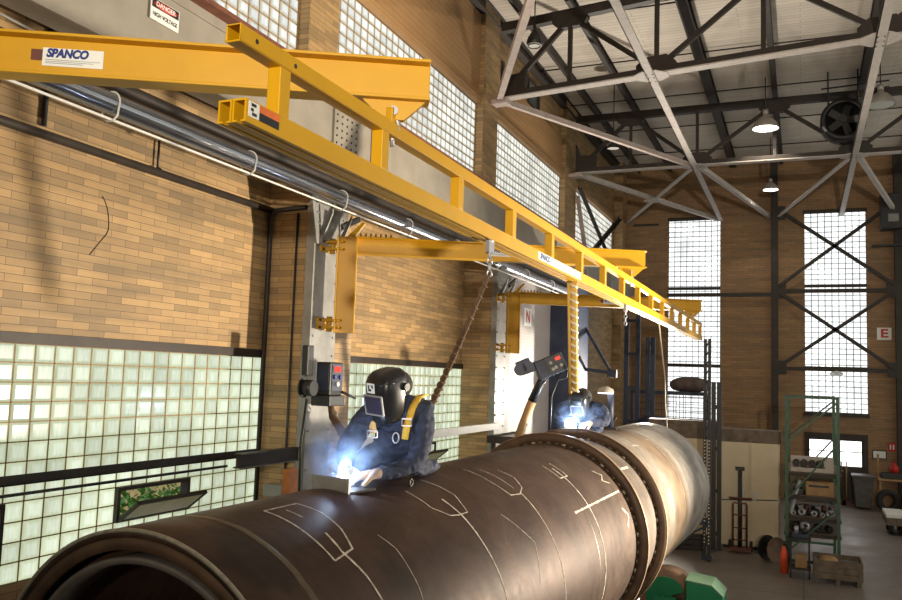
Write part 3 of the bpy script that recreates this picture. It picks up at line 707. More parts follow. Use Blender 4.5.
# chalk layout marks
def chalk(path, w=.014, broken=.0):
    m = MB(); pts = []
    for i in range(len(path)-1):
        (s0, a0), (s1, a1) = path[i], path[i+1]; L = sqrt((s1-s0)**2+(radians(a1-a0))**2); n = max(2, int(L/.05))
        for k in range(n+(1 if i == len(path)-2 else 0)): pts.append((s0+(s1-s0)*k/n, a0+(a1-a0)*k/n))
    for i in range(len(pts)-1):
        if random.random() < broken: continue
        p, q = CP(*pts[i], 1.0025), CP(*pts[i+1], 1.0025); nrm = (p-A0-AX*((p-A0).dot(AX))).normalized(); sd = (q-p).cross(nrm).normalized()*w*.5*random.uniform(.7, 1.2)
        m.add([p-sd, p+sd, q+sd, q-sd], [(0, 1, 2, 3)])
    return m.build('chalk_mark', M['chalk'], ves)
chalk([(3.92, 83), (3.90, 52), (4.11, 54), (4.19, 63), (4.23, 73), (4.22, 83), (3.92, 83)])
chalk([(4.04, 63), (4.01, 54), (4.05, 44), (4.07, 30), (4.08, 10)], .016); chalk([(4.05, 80), (4.05, 73)], .01)
chalk([(5.23, 73), (5.22, 60), (5.33, 54), (5.44, 53), (5.58, 53), (5.62, 58), (5.67, 63), (5.66, 70), (5.63, 79)], .010)
chalk([(5.46, 63), (5.47, 53), (5.46, 40), (5.47, 25), (5.47, 0), (5.47, -25)], .02)
chalk([(6.40, 80), (6.39, 65), (6.43, 54), (6.60, 53), (6.75, 56), (6.84, 63), (6.80, 72)], .010); chalk([(6.58, 76), (6.60, 57)], .010)
chalk([(6.63, 54), (6.62, 38), (6.62, 17), (6.62, -30)], .013)
chalk([(7.66, 66), (7.67, 54), (7.88, 54), (7.87, 66)], .012); chalk([(7.77, 62), (7.78, 53), (7.79, 32), (7.79, 5), (7.79, -40)], .018)
chalk([(7.37, 34), (8.90, 34.5)], .022)
chalk([(10.77, 78), (10.84, 61), (11.10, 59), (11.25, 76)], .016); chalk([(10.97, 76), (11.0, 60), (11.0, 37)], .014); chalk([(10.9, 77), (10.94, 62)], .012); chalk([(11.62, 80), (11.70, 63), (11.85, 62), (11.82, 80)], .014); chalk([(11.75, 78), (11.77, 62), (11.77, 30)], .012)
chalk([(12.25, 47), (13.0, 46)], .014)
chalk([(4.42, 56), (4.47, 49), (4.45, 34), (4.4, 22)], .006)
chalk([(8.6, 52), (8.75, 47), (8.62, 44), (8.78, 41)], .012); chalk([(8.7, 25), (8.85, 20), (8.72, 14)], .03)
chalk([(6.0, 47), (6.25, 30), (6.1, 14)], .006)
# the two stiffening rings with stitch welds along their foot
for s0 in (9.02, 9.98):
    rg = ring([(s0, 1.0), (s0, 1.115), (s0+.045, 1.115), (s0+.045, 1.0)]).build('stiffening_ring', M['ring'], ves)
    ring(bev(s0-.002, s0+.047, 1.112, 1.118, .002)).build('ring_edge', M['ringedge'], rg)
    for k in range(34):
        a0 = -62+k*5.2+random.uniform(-.8, .8)
        MB().tube([CP(s0-.006, a0, 1.008), CP(s0-.006, a0+1.3, 1.008), CP(s0-.006, a0+2.6, 1.008)], .012, 6).build('stitch_weld', M['bead'] if k % 9 in (0, 4) or a0 < -38 else M['seam'], rg)
# ring course between the rings shows a butt-weld patch
chalk([(9.2, 47), (9.8, 46)], .03)

# turning rolls under the vessel
def rolls(s, label):
    base = A0+AX*s
    root = thing('turning_roll', (base.x, base.y, 0), label, 'turning roll', 'green turning rolls under the vessel')
    for sd in (1, -1):
        th = -90+sd*38; c = base+(E1*cos(radians(th))+E2*sin(radians(th)))*1.352; rw = .35
        w = MB().lathe(c-AX*.14, AX, [(0, .10), (0, rw-.02), (.02, rw), (.26, rw), (.28, rw-.02), (.28, .10)], 40, closed=True).build('wheel', M['reel'], root)
        MB().tube([c-AX*.17, c+AX*.17], .25, 28).build('hub', M['greenM'], w)
        m = MB().prism([(c.x-.30, c.y-.30, 0), (c.x+.30, c.y-.30, 0), (c.x+.14, c.y-.30, c.z+.02), (c.x-.14, c.y-.30, c.z+.02)], (0, .06, 0)).prism([(c.x-.30, c.y+.24, 0), (c.x+.30, c.y+.24, 0), (c.x+.14, c.y+.24, c.z+.02), (c.x-.14, c.y+.24, c.z+.02)], (0, .06, 0))
        m.build('pedestal', M['greenM'], root)
    MB().box((base.x-1.2, base.y-.34, 0), (base.x+1.2, base.y-.22, .12)).box((base.x-1.2, base.y+.22, 0), (base.x+1.2, base.y+.34, .12)).build('base_frame', M['greenM'], root)
    x, y = base.x+1.27, base.y-.55
    b = MB().prism([(x-.14, y-.02, .62), (x+.30, y-.02, .62), (x+.30, y-.02, .92), (x+.16, y-.02, 1.04), (x-.14, y-.02, 1.07)], (0, .5, 0)).build('gear_housing', M['greenM'], root, .012)
    MB().prism([(x-.145, y-.025, 1.073), (x+.162, y-.025, 1.043), (x+.305, y-.025, .923), (x+.305, y-.025, .935), (x+.165, y-.025, 1.055), (x-.145, y-.025, 1.085)], (0, .51, 0)).build('housing_lid', M['greenL'], b)
    MB().box((x-.1, y+.05, 0), (x+.26, y+.42, .62)).build('stand', M['greenM'], root)
    MB().tube([(x-.14, y+.24, .8), (x-.42, y+.45, .72)], .06, 12).build('drive_shaft', M['darksteel'], root)
    return root
rolls(11.45, 'green turning roll with gear housing under the far end of the vessel')
rolls(4.6, 'green turning roll under the near end of the vessel')

# ------------------------------------------------------------------ welders
def glove(name, wrist, aim, palmn, parent, mat, curl=.9, side=1, sc=1.0):
    """five fingered gauntlet: palm, four unequal curled fingers, thumb from the side"""
    a = V(aim).normalized(); n = V(palmn); n = (n-a*n.dot(a)).normalized(); sdir = a.cross(n)*side; w = V(wrist)
    J = {'w': (w-a*.05*sc, .036*sc), 'p0': (w, (.036*sc, .030*sc)), 'p1': (w+a*.045*sc, (.040*sc, .024*sc))}; Ed = [('w', 'p0'), ('p0', 'p1')]
    for i, (off, ln) in enumerate(((-.033, .070), (-.011, .080), (.011, .075), (.033, .058))):
        b = w+a*.085*sc+sdir*off*sc; c1 = curl*.6; c2 = curl*1.3
        d1 = a*cos(c1)+n*sin(c1); d2 = a*cos(c2)+n*sin(c2); d3 = a*cos(c2+.5)+n*sin(c2+.5)
        J[f'k{i}'] = (b, .0125*sc); J[f'm{i}'] = (b+d1*ln*.45*sc, .0115*sc); J[f'n{i}'] = (b+d1*ln*.45*sc+d2*ln*.33*sc, .0105*sc); J[f't{i}'] = (b+d1*ln*.45*sc+d2*ln*.33*sc+d3*ln*.25*sc, .009*sc)
        Ed += [('p1', f'k{i}'), (f'k{i}', f'm{i}'), (f'm{i}', f'n{i}'), (f'n{i}', f't{i}')]
    tb = w+a*.025*sc-sdir*.04*sc; td = (a*.7-sdir*.5+n*.5).normalized(); t2 = (a*.8+n*.6).normalized()
    J['h0'] = (tb, .015*sc); J['h1'] = (tb+td*.035*sc, .0135*sc); J['h2'] = (tb+td*.035*sc+t2*.032*sc, .011*sc); Ed += [('p0', 'h0'), ('h0', 'h1'), ('h1', 'h2')]
    return skin(name, J, Ed, mat, parent, 'w', 2)

def helmet(parent, c, yaw, pitch, roll=0, emblem=True, k=1.0):
    """welding helmet: face -Y in its own frame"""
    Mx = Matrix.Translation(V(c)) @ Matrix.Rotation(yaw, 4, 'Z') @ Matrix.Rotation(pitch, 4, 'X') @ Matrix.Rotation(roll, 4, 'Y') @ Matrix.Scale(k, 4)
    T = lambda p: (Mx @ V(p))
    prof = [(-.20, .060, .115, .00), (-.175, .085, .130, .02), (-.12, .108, .140, .04), (-.05, .118, .142, .06), (.02, .122, .140, .09), (.075, .120, .130, .11), (.115, .110, .108, .11), (.14, .085, .075, .09), (.150, .04, .03, .05)]
    n = 40; m = MB(); vs, fs = [], []
    for (z, w, fr, bk) in prof:
        for i in range(n):
            t = 2*pi*i/n; cx, cy = cos(t), sin(t); e = .62
            x = w*abs(cx)**e*(1 if cx > 0 else -1); y = (abs(cy)**e)*(bk if cy > 0 else -fr)
            vs.append(T((x, y, z)))
    for j in range(len(prof)-1):
        for i in range(n): fs.append((j*n+i, j*n+(i+1) % n, (j+1)*n+(i+1) % n, (j+1)*n+i))
    fs.append(tuple(range((len(prof)-1)*n, len(prof)*n)))
    m.add(vs, fs, 0, True); h = m.build('welding_helmet', M['helmet'], parent)
    # lens with a raised silver rim
    def rr(x, z0, z1, y): return [T((-x, y, z0)), T((x, y, z0)), T((x*1.02, y-.003, z1)), (T((-x*1.02, y-.003, z1)))]
    q0 = rr(.070, -.112, .004, -.143); m = MB(); m.prism(q0, T((0, -.008, 0))-T((0, 0, 0))); m.build('lens', M['lens'], h)
    fr = MB(); Q = rr(.075, -.118, .010, -.147)
    for i in range(4): fr.bar(Q[i], Q[(i+1) % 4], .010*k, .012*k)
    fr.build('lens_rim', M['greysteel'], h)
    # crown brow ridge
    m = MB(); pts = [T((.112*sin(a), -.125*cos(a)**.6-.008, .082)) for a in [-1.4+2.8*i/16 for i in range(17)]]
    m.tube(pts, .008*k, 8); m.build('brow_ridge', M['helmet'], h)
    for sx in (-1, 1): MB().tube([T((sx*.118, .04, .03)), T((sx*.14, .04, .03))], .026*k, 16).build('pivot_knob', M['black'], h)
    if emblem:
        ctr = (-.012, -.1445, .060)
        P = lambda x, z, y=0: T((ctr[0]+x, ctr[1]-y, ctr[2]+z))
        eb = MB().prism([P(-.034, -.032), P(.030, -.034), P(.034, .032), P(-.030, .034)], T((0, -.004, 0))-T((0, 0, 0))).build('emblem', M['labelw'], h)
        mk = MB(); dlt = T((0, -.0015, 0))-T((0, 0, 0))
        mk.prism([P(-.022, -.020, .0042), P(.002, -.020, .0042), P(.006, -.006, .0042), P(-.012, -.004, .0042), P(-.008, .020, .0042), P(-.020, .022, .0042)], dlt)
        mk.prism([P(.004, .004, .0042), P(.022, .0, .0042), P(.022, .022, .0042), P(.000, .022, .0042), P(.012, .012, .0042)], dlt)
        mk.build('emblem_mark', M['black'], eb)
    return h

def ribbon(name, pts, nrm, w, th, mat, parent):
    m = MB(); vs, fs = [], []; pts = [V(p) for p in pts]
    for i, p in enumerate(pts):
        d = (pts[min(i+1, len(pts)-1)]-pts[max(i-1, 0)]).normalized(); nn = V(nrm[i] if isinstance(nrm, list) else nrm); nn = (nn-d*nn.dot(d)).normalized(); s = d.cross(nn)*w/2
        vs += [p-s, p+s, p+s+nn*th, p-s+nn*th]
    for i in range(len(pts)-1):
        for k in range(4): fs.append((i*4+k, i*4+(k+1) % 4, i*4+4+(k+1) % 4, i*4+4+k))
    n = len(pts)-1; fs += [(0, 3, 2, 1), (n*4, n*4+1, n*4+2, n*4+3)]
    m.add(vs, fs, 0, True); return m.build(name, mat, parent)

p1 = thing('person', (-2.8, 5.6, 2.76), 'near welder kneeling on the vessel in navy work clothes, black helmet and yellow harness', 'person')
J = {'pel': ((-2.83, 5.76, 2.98), (.18, .15)), 'waist': ((-2.77, 5.58, 3.04), (.23, .18)), 'chest': ((-2.71, 5.46, 3.17), (.21, .16)), 'up': ((-2.68, 5.40, 3.26), (.15, .11)), 'neck': ((-2.67, 5.34, 3.33), .07), 'hd0': ((-2.67, 5.28, 3.38), .09), 'hd': ((-2.67, 5.26, 3.46), .08),
     'sr': ((-2.89, 5.30, 3.21), .092), 'er': ((-2.99, 5.21, 2.98), .088), 'fr': ((-2.935, 5.08, 2.915), .066), 'wr': ((-2.885, 5.00, 2.87), .044),
     'sl': ((-2.50, 5.43, 3.25), .090), 'ul': ((-2.475, 5.37, 3.08), .076), 'el': ((-2.48, 5.26, 2.89), .068), 'fl': ((-2.57, 5.13, 2.845), .056), 'wl': ((-2.66, 5.01, 2.83), .046),
     'hr': ((-2.94, 5.74, 2.93), .13), 'kr': ((-3.02, 5.40, 2.83), .088), 'ar': ((-2.95, 5.86, 2.80), .058), 'tr': ((-2.94, 6.02, 2.80), .045),
     'hl': ((-2.71, 5.76, 2.93), .13), 'kl': ((-2.64, 5.50, 2.82), .08), 'al': ((-2.67, 5.90, 2.80), .058), 'tl': ((-2.66, 6.05, 2.80), .045)}
E_ = [('pel', 'waist'), ('waist', 'chest'), ('chest', 'up'), ('up', 'neck'), ('neck', 'hd0'), ('hd0', 'hd'), ('up', 'sr'), ('sr', 'er'), ('er', 'fr'), ('fr', 'wr'), ('up', 'sl'), ('sl', 'ul'), ('ul', 'el'), ('el', 'fl'), ('fl', 'wl'),
      ('pel', 'hr'), ('hr', 'kr'), ('kr', 'ar'), ('ar', 'tr'), ('pel', 'hl'), ('hl', 'kl'), ('kl', 'al'), ('al', 'tl')]
skin('body', J, E_, M['denim'], p1, 'pel', 4, .045)
glove('glove', (-2.885, 5.0, 2.87), (.25, -.75, -.5), (.5, -.1, -.6), p1, M['glove'], 1.1, 1, 1.25)
glove('glove', (-2.66, 5.01, 2.83), (-.75, -.55, -.12), (-.2, .1, -1), p1, M['glove'], .7, -1, 1.3)
helmet(p1, (-2.675, 5.19, 3.385), radians(-16), radians(17), radians(4), True, 1.06)
MB().ball((-2.67, 5.30, 3.43), .118, 18, 0, (1, 1.1, .95)).build('hood', M['hood'], p1)
cv = V((2.68, -5.3, 0)).normalized()
ribbon('harness_strap', [(-2.53, 5.50, 3.36), (-2.53, 5.39, 3.345), (-2.54, 5.315, 3.27), (-2.56, 5.285, 3.16), (-2.575, 5.275, 3.05)], [(0, 0, 1), (0, -.6, .8), (.2, -1, .3), (.2, -1, .1), (.2, -1, .1)], .05, .008, M['strap'], p1)
ribbon('harness_strap', [(-2.83, 5.42, 3.30), (-2.835, 5.30, 3.27), (-2.825, 5.25, 3.18), (-2.81, 5.25, 3.08)], [(0, 0, 1), (0, -.8, .6), (0, -1, .2), (.1, -1, .1)], .052, .008, M['strapO'], p1)
for c in ((-2.812, 5.235, 3.075), (-2.56, 5.268, 3.17)):
    c = V(c); m = MB(); a, b, d_ = V((.9, .4, 0)).normalized(), V((0, 0, 1)), 0
    for p, q in ((c-a*.034-b*.024, c+a*.034-b*.024), (c+a*.034-b*.024, c+a*.034+b*.024), (c+a*.034+b*.024, c-a*.034+b*.024), (c-a*.034+b*.024, c-a*.034-b*.024)): m.bar(p, q, .008, .008)
    m.build('buckle', M['silver'], p1)
m = MB().tube([V((-2.625, 5.235, 3.06))+V((.022*cos(t)*.9, .022*cos(t)*.4, .036*sin(t))) for t in [2*pi*i/16 for i in range(17)]], .006, 6, caps=False); m.build('carabiner', M['silver'], p1)

p2 = thing('person', (-2.7, 10.8, 2.83), 'far welder crouched over the second stiffening ring in dark blue clothes', 'person')
J = {'pel': ((-2.78, 11.12, 3.02), (.17, .14)), 'waist': ((-2.72, 10.98, 3.07), (.17, .14)), 'chest': ((-2.64, 10.80, 3.10), (.19, .14)), 'up': ((-2.62, 10.70, 3.13), (.14, .10)), 'neck': ((-2.62, 10.62, 3.19), .07), 'hd0': ((-2.62, 10.54, 3.24), .09), 'hd': ((-2.62, 10.52, 3.32), .08),
     'sr': ((-2.84, 10.62, 3.12), .09), 'er': ((-2.93, 10.42, 3.02), .07), 'wr': ((-2.72, 10.25, 2.985), .045),
     'sl': ((-2.40, 10.66, 3.16), .092), 'el': ((-2.28, 10.48, 3.0), .074), 'wl': ((-2.46, 10.28, 2.975), .046),
     'hr': ((-2.88, 11.1, 2.97), .12), 'kr': ((-2.86, 10.80, 2.87), .085), 'ar': ((-2.86, 11.22, 2.86), .056), 'tr': ((-2.85, 11.38, 2.86), .042),
     'hl': ((-2.66, 11.12, 2.97), .12), 'kl': ((-2.46, 10.86, 2.88), .085), 'al': ((-2.58, 11.25, 2.87), .056), 'tl': ((-2.56, 11.40, 2.87), .042)}
E_ = [('pel', 'waist'), ('waist', 'chest'), ('chest', 'up'), ('up', 'neck'), ('neck', 'hd0'), ('hd0', 'hd'), ('up', 'sr'), ('sr', 'er'), ('er', 'wr'), ('up', 'sl'), ('sl', 'el'), ('el', 'wl'),
      ('pel', 'hr'), ('hr', 'kr'), ('kr', 'ar'), ('ar', 'tr'), ('pel', 'hl'), ('hl', 'kl'), ('kl', 'al'), ('al', 'tl')]
skin('body', J, E_, M['denim'], p2, 'pel', 4, .045)
glove('glove', (-2.72, 10.25, 2.985), (.5, -.8, -.15), (.3, 0, -1), p2, M['glove'], 1.0, 1, 1.1)
glove('glove', (-2.46, 10.28, 2.975), (-.5, -.8, -.15), (-.3, 0, -1), p2, M['glove'], 1.0, -1, 1.1)
helmet(p2, (-2.63, 10.45, 3.235), radians(-2), radians(26), 0, False)
MB().ball((-2.62, 10.55, 3.30), .122, 18, 0, (1, 1.1, .95)).build('hood', M['hood'], p2)

# torches, arcs, smoke
def torch(name, tip, hand, tail, label):
    t_ = thing(name, tip, label, 'welding torch'); tip, hand, tail = V(tip), V(hand), V(tail)
    mid = (tip+hand)/2+V((0, 0, .04))
    MB().tube([tip, tip+(mid-tip)*.5, mid], [.011, .012, .010], 10).build('nozzle', M['silver'], t_)
    MB().tube([mid, hand, hand+(hand-mid)*.4], .016, 10).build('handle', M['black'], t_)
    MB().tube([hand+(hand-mid)*.4, (hand+tail)/2+V((0, 0, -.02)), tail], .011, 8).build('cable', M['black'], t_)
torch('welding_torch', (-2.83, 4.90, 2.80), (-2.86, 5.0, 2.86), (-3.15, 5.3, 2.78), 'welding torch in the near welder\'s glove')
torch('welding_torch', (-2.60, 10.06, 2.955), (-2.66, 10.18, 3.0), (-3.1, 10.4, 2.75), 'welding torch in the far welder\'s glove')
tag(MB().ball((-2.83, 4.885, 2.785), .016, 10).build('welding_arc', M['arc']), 'bright blue-white welding arc below the near welder\'s hands', 'arc')
tag(MB().ball((-2.60, 10.03, 2.955), .042, 12).build('welding_arc', M['arc']), 'bright blue-white welding arc on the far stiffening ring', 'arc')
# the plate being welded on top of the vessel
pb = thing('angle_bracket', CP(4.8, 90, 1.0), 'short steel angle bracket standing on the vessel at the near welding arc', 'bracket')
m = MB(); a, b = CP(4.80, 101, 1.0), CP(4.72, 81, 1.0); up = V((0, 0, .10)); th = V((.0, .012, 0))
m.prism([a, b, b+up, a+up], th); m.build('upright_plate', M['plate'], pb)
dv = V((.09, .20, .0)); MB().prism([a+V((0, .012, 0)), b+V((0, .012, 0)), b+dv+V((0, 0, .012)), a+dv+V((0, 0, .0))], V((0, 0, .012))).build('foot_plate', M['darksteel'], pb)
eye = MB().tube([CP(5.38, 76, 1.03)+V((.0+.0*t, .024*cos(t), .024*sin(t))) for t in [2*pi*i/14 for i in range(15)]], .008, 6, caps=False).tube([CP(5.38, 76, .99), CP(5.38, 76, 1.01)], .012, 8)
tag(eye.build('lifting_eye', M['black']), 'small black lifting eye on the vessel beside the near welder\'s elbow', 'lifting eye')
def smoke(name, c, rad, mat, label):
    o = MB().ball((0, 0, 0), 1.0, 20).build(name, mat, None, 0, True); o.location = c; o.scale = (1, 1, 1)
    for v in o.data.vertices: v.co = V((v.co.x*rad[0], v.co.y*rad[1], v.co.z*rad[2]))
    return tag(o, label, 'smoke', kind='stuff')
smoke('smoke', (-2.82, 4.93, 2.93), (.34, .26, .24), smokemat('weld_smoke_near', 6.5, (.50, .68, 1), 9, .34), 'blue-white welding smoke around the near welder\'s hands')
smoke('smoke', (-2.58, 10.10, 3.06), (.32, .25, .22), smokemat('weld_smoke_far', 2.2, (.50, .68, 1), 7, .32), 'blue welding smoke around the far welder\'s arc')

# ------------------------------------------------------------------ wire feeders, hoses
fd = thing('wire_feeder', (-5.1, 8.3, 3.15), 'black wire feeder with red display hung on the column left of the near welder', 'wire feeder')
MB().box((-5.12, 8.12, 3.24), (-4.93, 8.40, 3.62)).build('case', M['black'], fd, .015)
pn = MB().prism([(-5.09, 8.118, 3.30), (-4.95, 8.118, 3.30), (-4.95, 8.118, 3.59), (-5.09, 8.118, 3.59)], (0, -.006, 0)).build('control_panel', M['navyP'], fd)
p2_ = MB().box((-4.93, 8.15, 3.29), (-4.924, 8.38, 3.60)).build('control_panel', M['navyP'], fd)
MB().box((-4.924, 8.20, 3.51), (-4.92, 8.33, 3.57)).build('display', M['led'], p2_)
for y, z in ((8.20, 3.45), (8.32, 3.45), (8.26, 3.37)): MB().tube([(-4.924, y, z), (-4.905, y, z)], .026, 14).build('knob', M['labelw'] if z < 3.4 else M['blue'], p2_)
MB().box((-5.15, 8.08, 3.12), (-4.90, 8.42, 3.24)).build('drive_roll_base', M['black'], fd, .01)
MB().tube([(-5.18, 7.98, 3.32), (-5.05, 7.98, 3.32)], .09, 20).tube([(-5.2, 7.98, 3.32), (-5.18, 7.98, 3.32)], .11, 20).build('wire_spool', M['black'], fd)
MB().box((-5.2, 7.93, 3.46), (-5.12, 8.06, 3.80)).build('hanger_frame', M['black'], fd, .01)
MB().tube([(-4.92, 8.38, 3.28), (-4.84, 8.56, 3.21)], .016, 8).build('lever', M['black'], fd)
MB().tube([(-5.0, 8.2, 3.14)]+[(-4.97+.02*sin(t), 8.28+.07*cos(t), 3.05-.08*abs(sin(t))) for t in [pi*i/8 for i in range(9)]], .010, 8).build('hook', M['black'], fd)
pts = [(-4.98, 8.22, 3.16), (-4.96, 8.26, 3.0), (-4.9, 8.34, 2.86), (-4.85, 8.42, 2.70), (-4.78, 8.42, 2.5)]
MB().tube(pts, [.03, .045, .05, .045, .045], 12).build('leather_sleeve', M['sleeve'], fd)
MB().tube([(-5.12, 7.95, 3.2), (-5.14, 7.9, 2.7), (-5.12, 7.9, 2.0), (-5.0, 7.85, .1)], .014, 8).build('cable', M['black'], fd)

# second feeder on a boom behind the vessel
b2 = thing('boom_feeder', (-3.2, 9.9, 2.75), 'dark wire feeder tilted on top of a leaning brown boom beside the far welder', 'wire feeder')
ctr = V((-2.83, 9.72, 3.66)); Rm = Matrix.Rotation(radians(23), 3, V((.4, -.9, .0)))
def TB(p): return ctr+Rm @ V(p)
def tbox(m, a, b_):
    x0, y0, z0 = a; x1, y1, z1 = b_
    return m.hexa([TB(q) for q in ((x0, y0, z0), (x1, y0, z0), (x1, y1, z0), (x0, y1, z0), (x0, y0, z1), (x1, y0, z1), (x1, y1, z1), (x0, y1, z1))])
RX = Matrix.Rotation(YAW, 3, 'Z')
def TB(p): return ctr+RX @ (Matrix.Rotation(radians(-24), 3, 'Y') @ V(p))
cs = tbox(MB(), (-.17, -.1, -.11), (.19, .12, .12)).build('case', M['navyP'], b2, .012)
pn = tbox(MB(), (-.03, -.115, -.08), (.18, -.1, .11)).build('control_panel', M['black'], cs)
tbox(MB(), (.09, -.122, .045), (.15, -.115, .08)).build('display', M['led'], pn)
for x, z in ((.02, .04), (.06, -.03), (.13, -.03), (.02, -.04)): MB().tube([TB((x, -.115, z)), TB((x, -.13, z))], .02, 12).build('knob', M['greysteel'], pn)
tbox(MB(), (-.30, -.08, .02), (-.17, .1, .08)).build('spool_arm', M['navyP'], b2)
for x in (-.25, -.34): MB().tube([TB((x, -.11, .10)), TB((x, .02, .10))], .075, 16).build('drive_motor', M['navyP'], b2)
tbox(MB(), (-.36, -.1, .15), (-.2, .1, .20)).build('spool_cover', M['navyP'], b2)
MB().tube([TB((.02, -.02, -.11)), TB((.06, -.02, -.19)), TB((.14, -.02, -.2)), TB((.19, -.02, -.11))], .012, 8).build('handle', M['black'], b2)
MB().tube([(-3.30, 9.88, 2.62), (-3.18, 9.84, 2.95), (-3.06, 9.80, 3.24)], .055, 12).build('boom', M['woodL'], b2)
MB().tube([(-3.06, 9.80, 3.24), (-2.97, 9.77, 3.42), (-2.88, 9.74, 3.58)], [.058, .05, .055], 12).build('boom_sleeve', M['black'], b2)
MB().tube([TB((.10, 0, -.12)), V((-2.80, 9.75, 3.3)), V((-2.82, 9.77, 2.9))], .010, 8).build('cable', M['black'], b2)
# boom foot: pipe down to the floor behind the vessel
MB().tube([(-3.95, 10.1, 0), (-3.9, 10.1, 1.4), (-3.30, 9.88, 2.62)], .045, 12).build('foot_pipe', M['darksteel'], b2)
# work tray behind the crest
tr = thing('work_tray', (-3.75, 11.6, 0), 'dark work tray on posts behind the vessel beside the far welder', 'tray')
MB().box((-4.05, 10.9, 2.60), (-3.35, 12.4, 2.64)).box((-4.05, 10.9, 2.64), (-4.02, 12.4, 2.70)).box((-4.02, 10.9, 2.64), (-3.35, 10.93, 2.70)).build('tray_top', M['darksteel'], tr)
for x, y in ((-4.0, 10.95), (-3.75, 10.95), (-4.0, 12.3), (-3.75, 12.3)): MB().box((x, y, 0), (x+.05, y+.05, 2.60)).build('leg', M['darksteel'], tr)
tag(MB().box((-3.98, 11.1, 2.64), (-3.45, 12.0, 2.68)).build('steel_sheet', M['plate']), 'pale steel sheet lying on the work tray by the far welder', 'sheet')
# leather-sleeved hose from the track to the near welder
def helix(p0, p1, rad, turns, n=14):
    p0, p1 = V(p0), V(p1); a, b, d = frame_of(p1-p0); N = int(turns*n)
    return [p0+(p1-p0)*i/N+(a*cos(2*pi*i/n)+b*sin(2*pi*i/n))*rad for i in range(N+1)]
h = thing('hose_drop', (-2.9, 6.4, 3.0), 'brown leather sleeved hose hanging from the track down behind the near welder', 'hose')
P_ = [V((-1.935, 5.15, 4.185)), V((-2.30, 5.60, 3.78)), V((-2.62, 6.00, 3.45)), V((-2.90, 6.32, 3.15)), V((-3.0, 6.45, 2.80))]
MB().tube(P_, [.014, .018, .022, .024, .02], 10).build('sleeve', M['sleeve'], h)
for i in range(3): MB().tube(helix(P_[i], P_[i+1], .020+.004*i, 6), .006, 6).build('wrap', M['sleeve'], h)
# striped yellow hose bundle near the far welder
h = thing('hose_bundle', (-2.28, 8.9, 3.4), 'yellow and cream spiral wrapped hose hanging from the track beside the far welder', 'hose')
top, bot = V((XT-.03, 7.52, 4.43)), V((-1.99, 7.8, 3.42))
top = V((XT-.033, 7.5, 4.44)); bot = V((-2.0, 7.78, 3.40))
MB().tube([top, bot], .030, 12).build('hose_core', M['yhose'], h)
MB().tube(helix(top, bot, .027, 15, 18), .012, 8).build('spiral_wrap', M['whose'], h)
MB().tube([top+V((-.05, 0, 0)), bot+V((-.05, 0, -.02))], .016, 10).build('side_hose', M['yhose'], h)
# work lamp on a clamp stand on the vessel beyond the far welder
fl = CP(11.9, 96, 1.0); wl = thing('work_lamp', fl, 'small lit work lamp on a dark clamp stand behind the far welder', 'lamp')
fl2 = fl+V((.02, 0, 0)); MB().tube([fl2, fl2+V((0, 0, .56))], .05, 14).build('stand', M['navyP'], wl)
MB().box((fl2.x-.1, fl2.y-.1, fl2.z), (fl2.x+.1, fl2.y+.1, fl2.z+.03)).build('base', M['darksteel'], wl)
MB().lathe(fl2+V((-.06, -.06, .52)), (0, 0, 1), [(0, .12), (.05, .11), (.09, .03)], 24).build('shade', M['lampshade'], wl)
MB().tube([fl2+V((-.06, -.06, .505)), fl2+V((-.06, -.06, .53))], .11, 20).build('bulb', M['worklight'], wl)
MB().tube([fl2+V((-.05, 0, .18))+V((.13*cos(t), 0, .09*sin(t))) for t in [pi+pi*i/10 for i in range(11)]], .016, 8).build('clamp', M['darksteel'], wl)

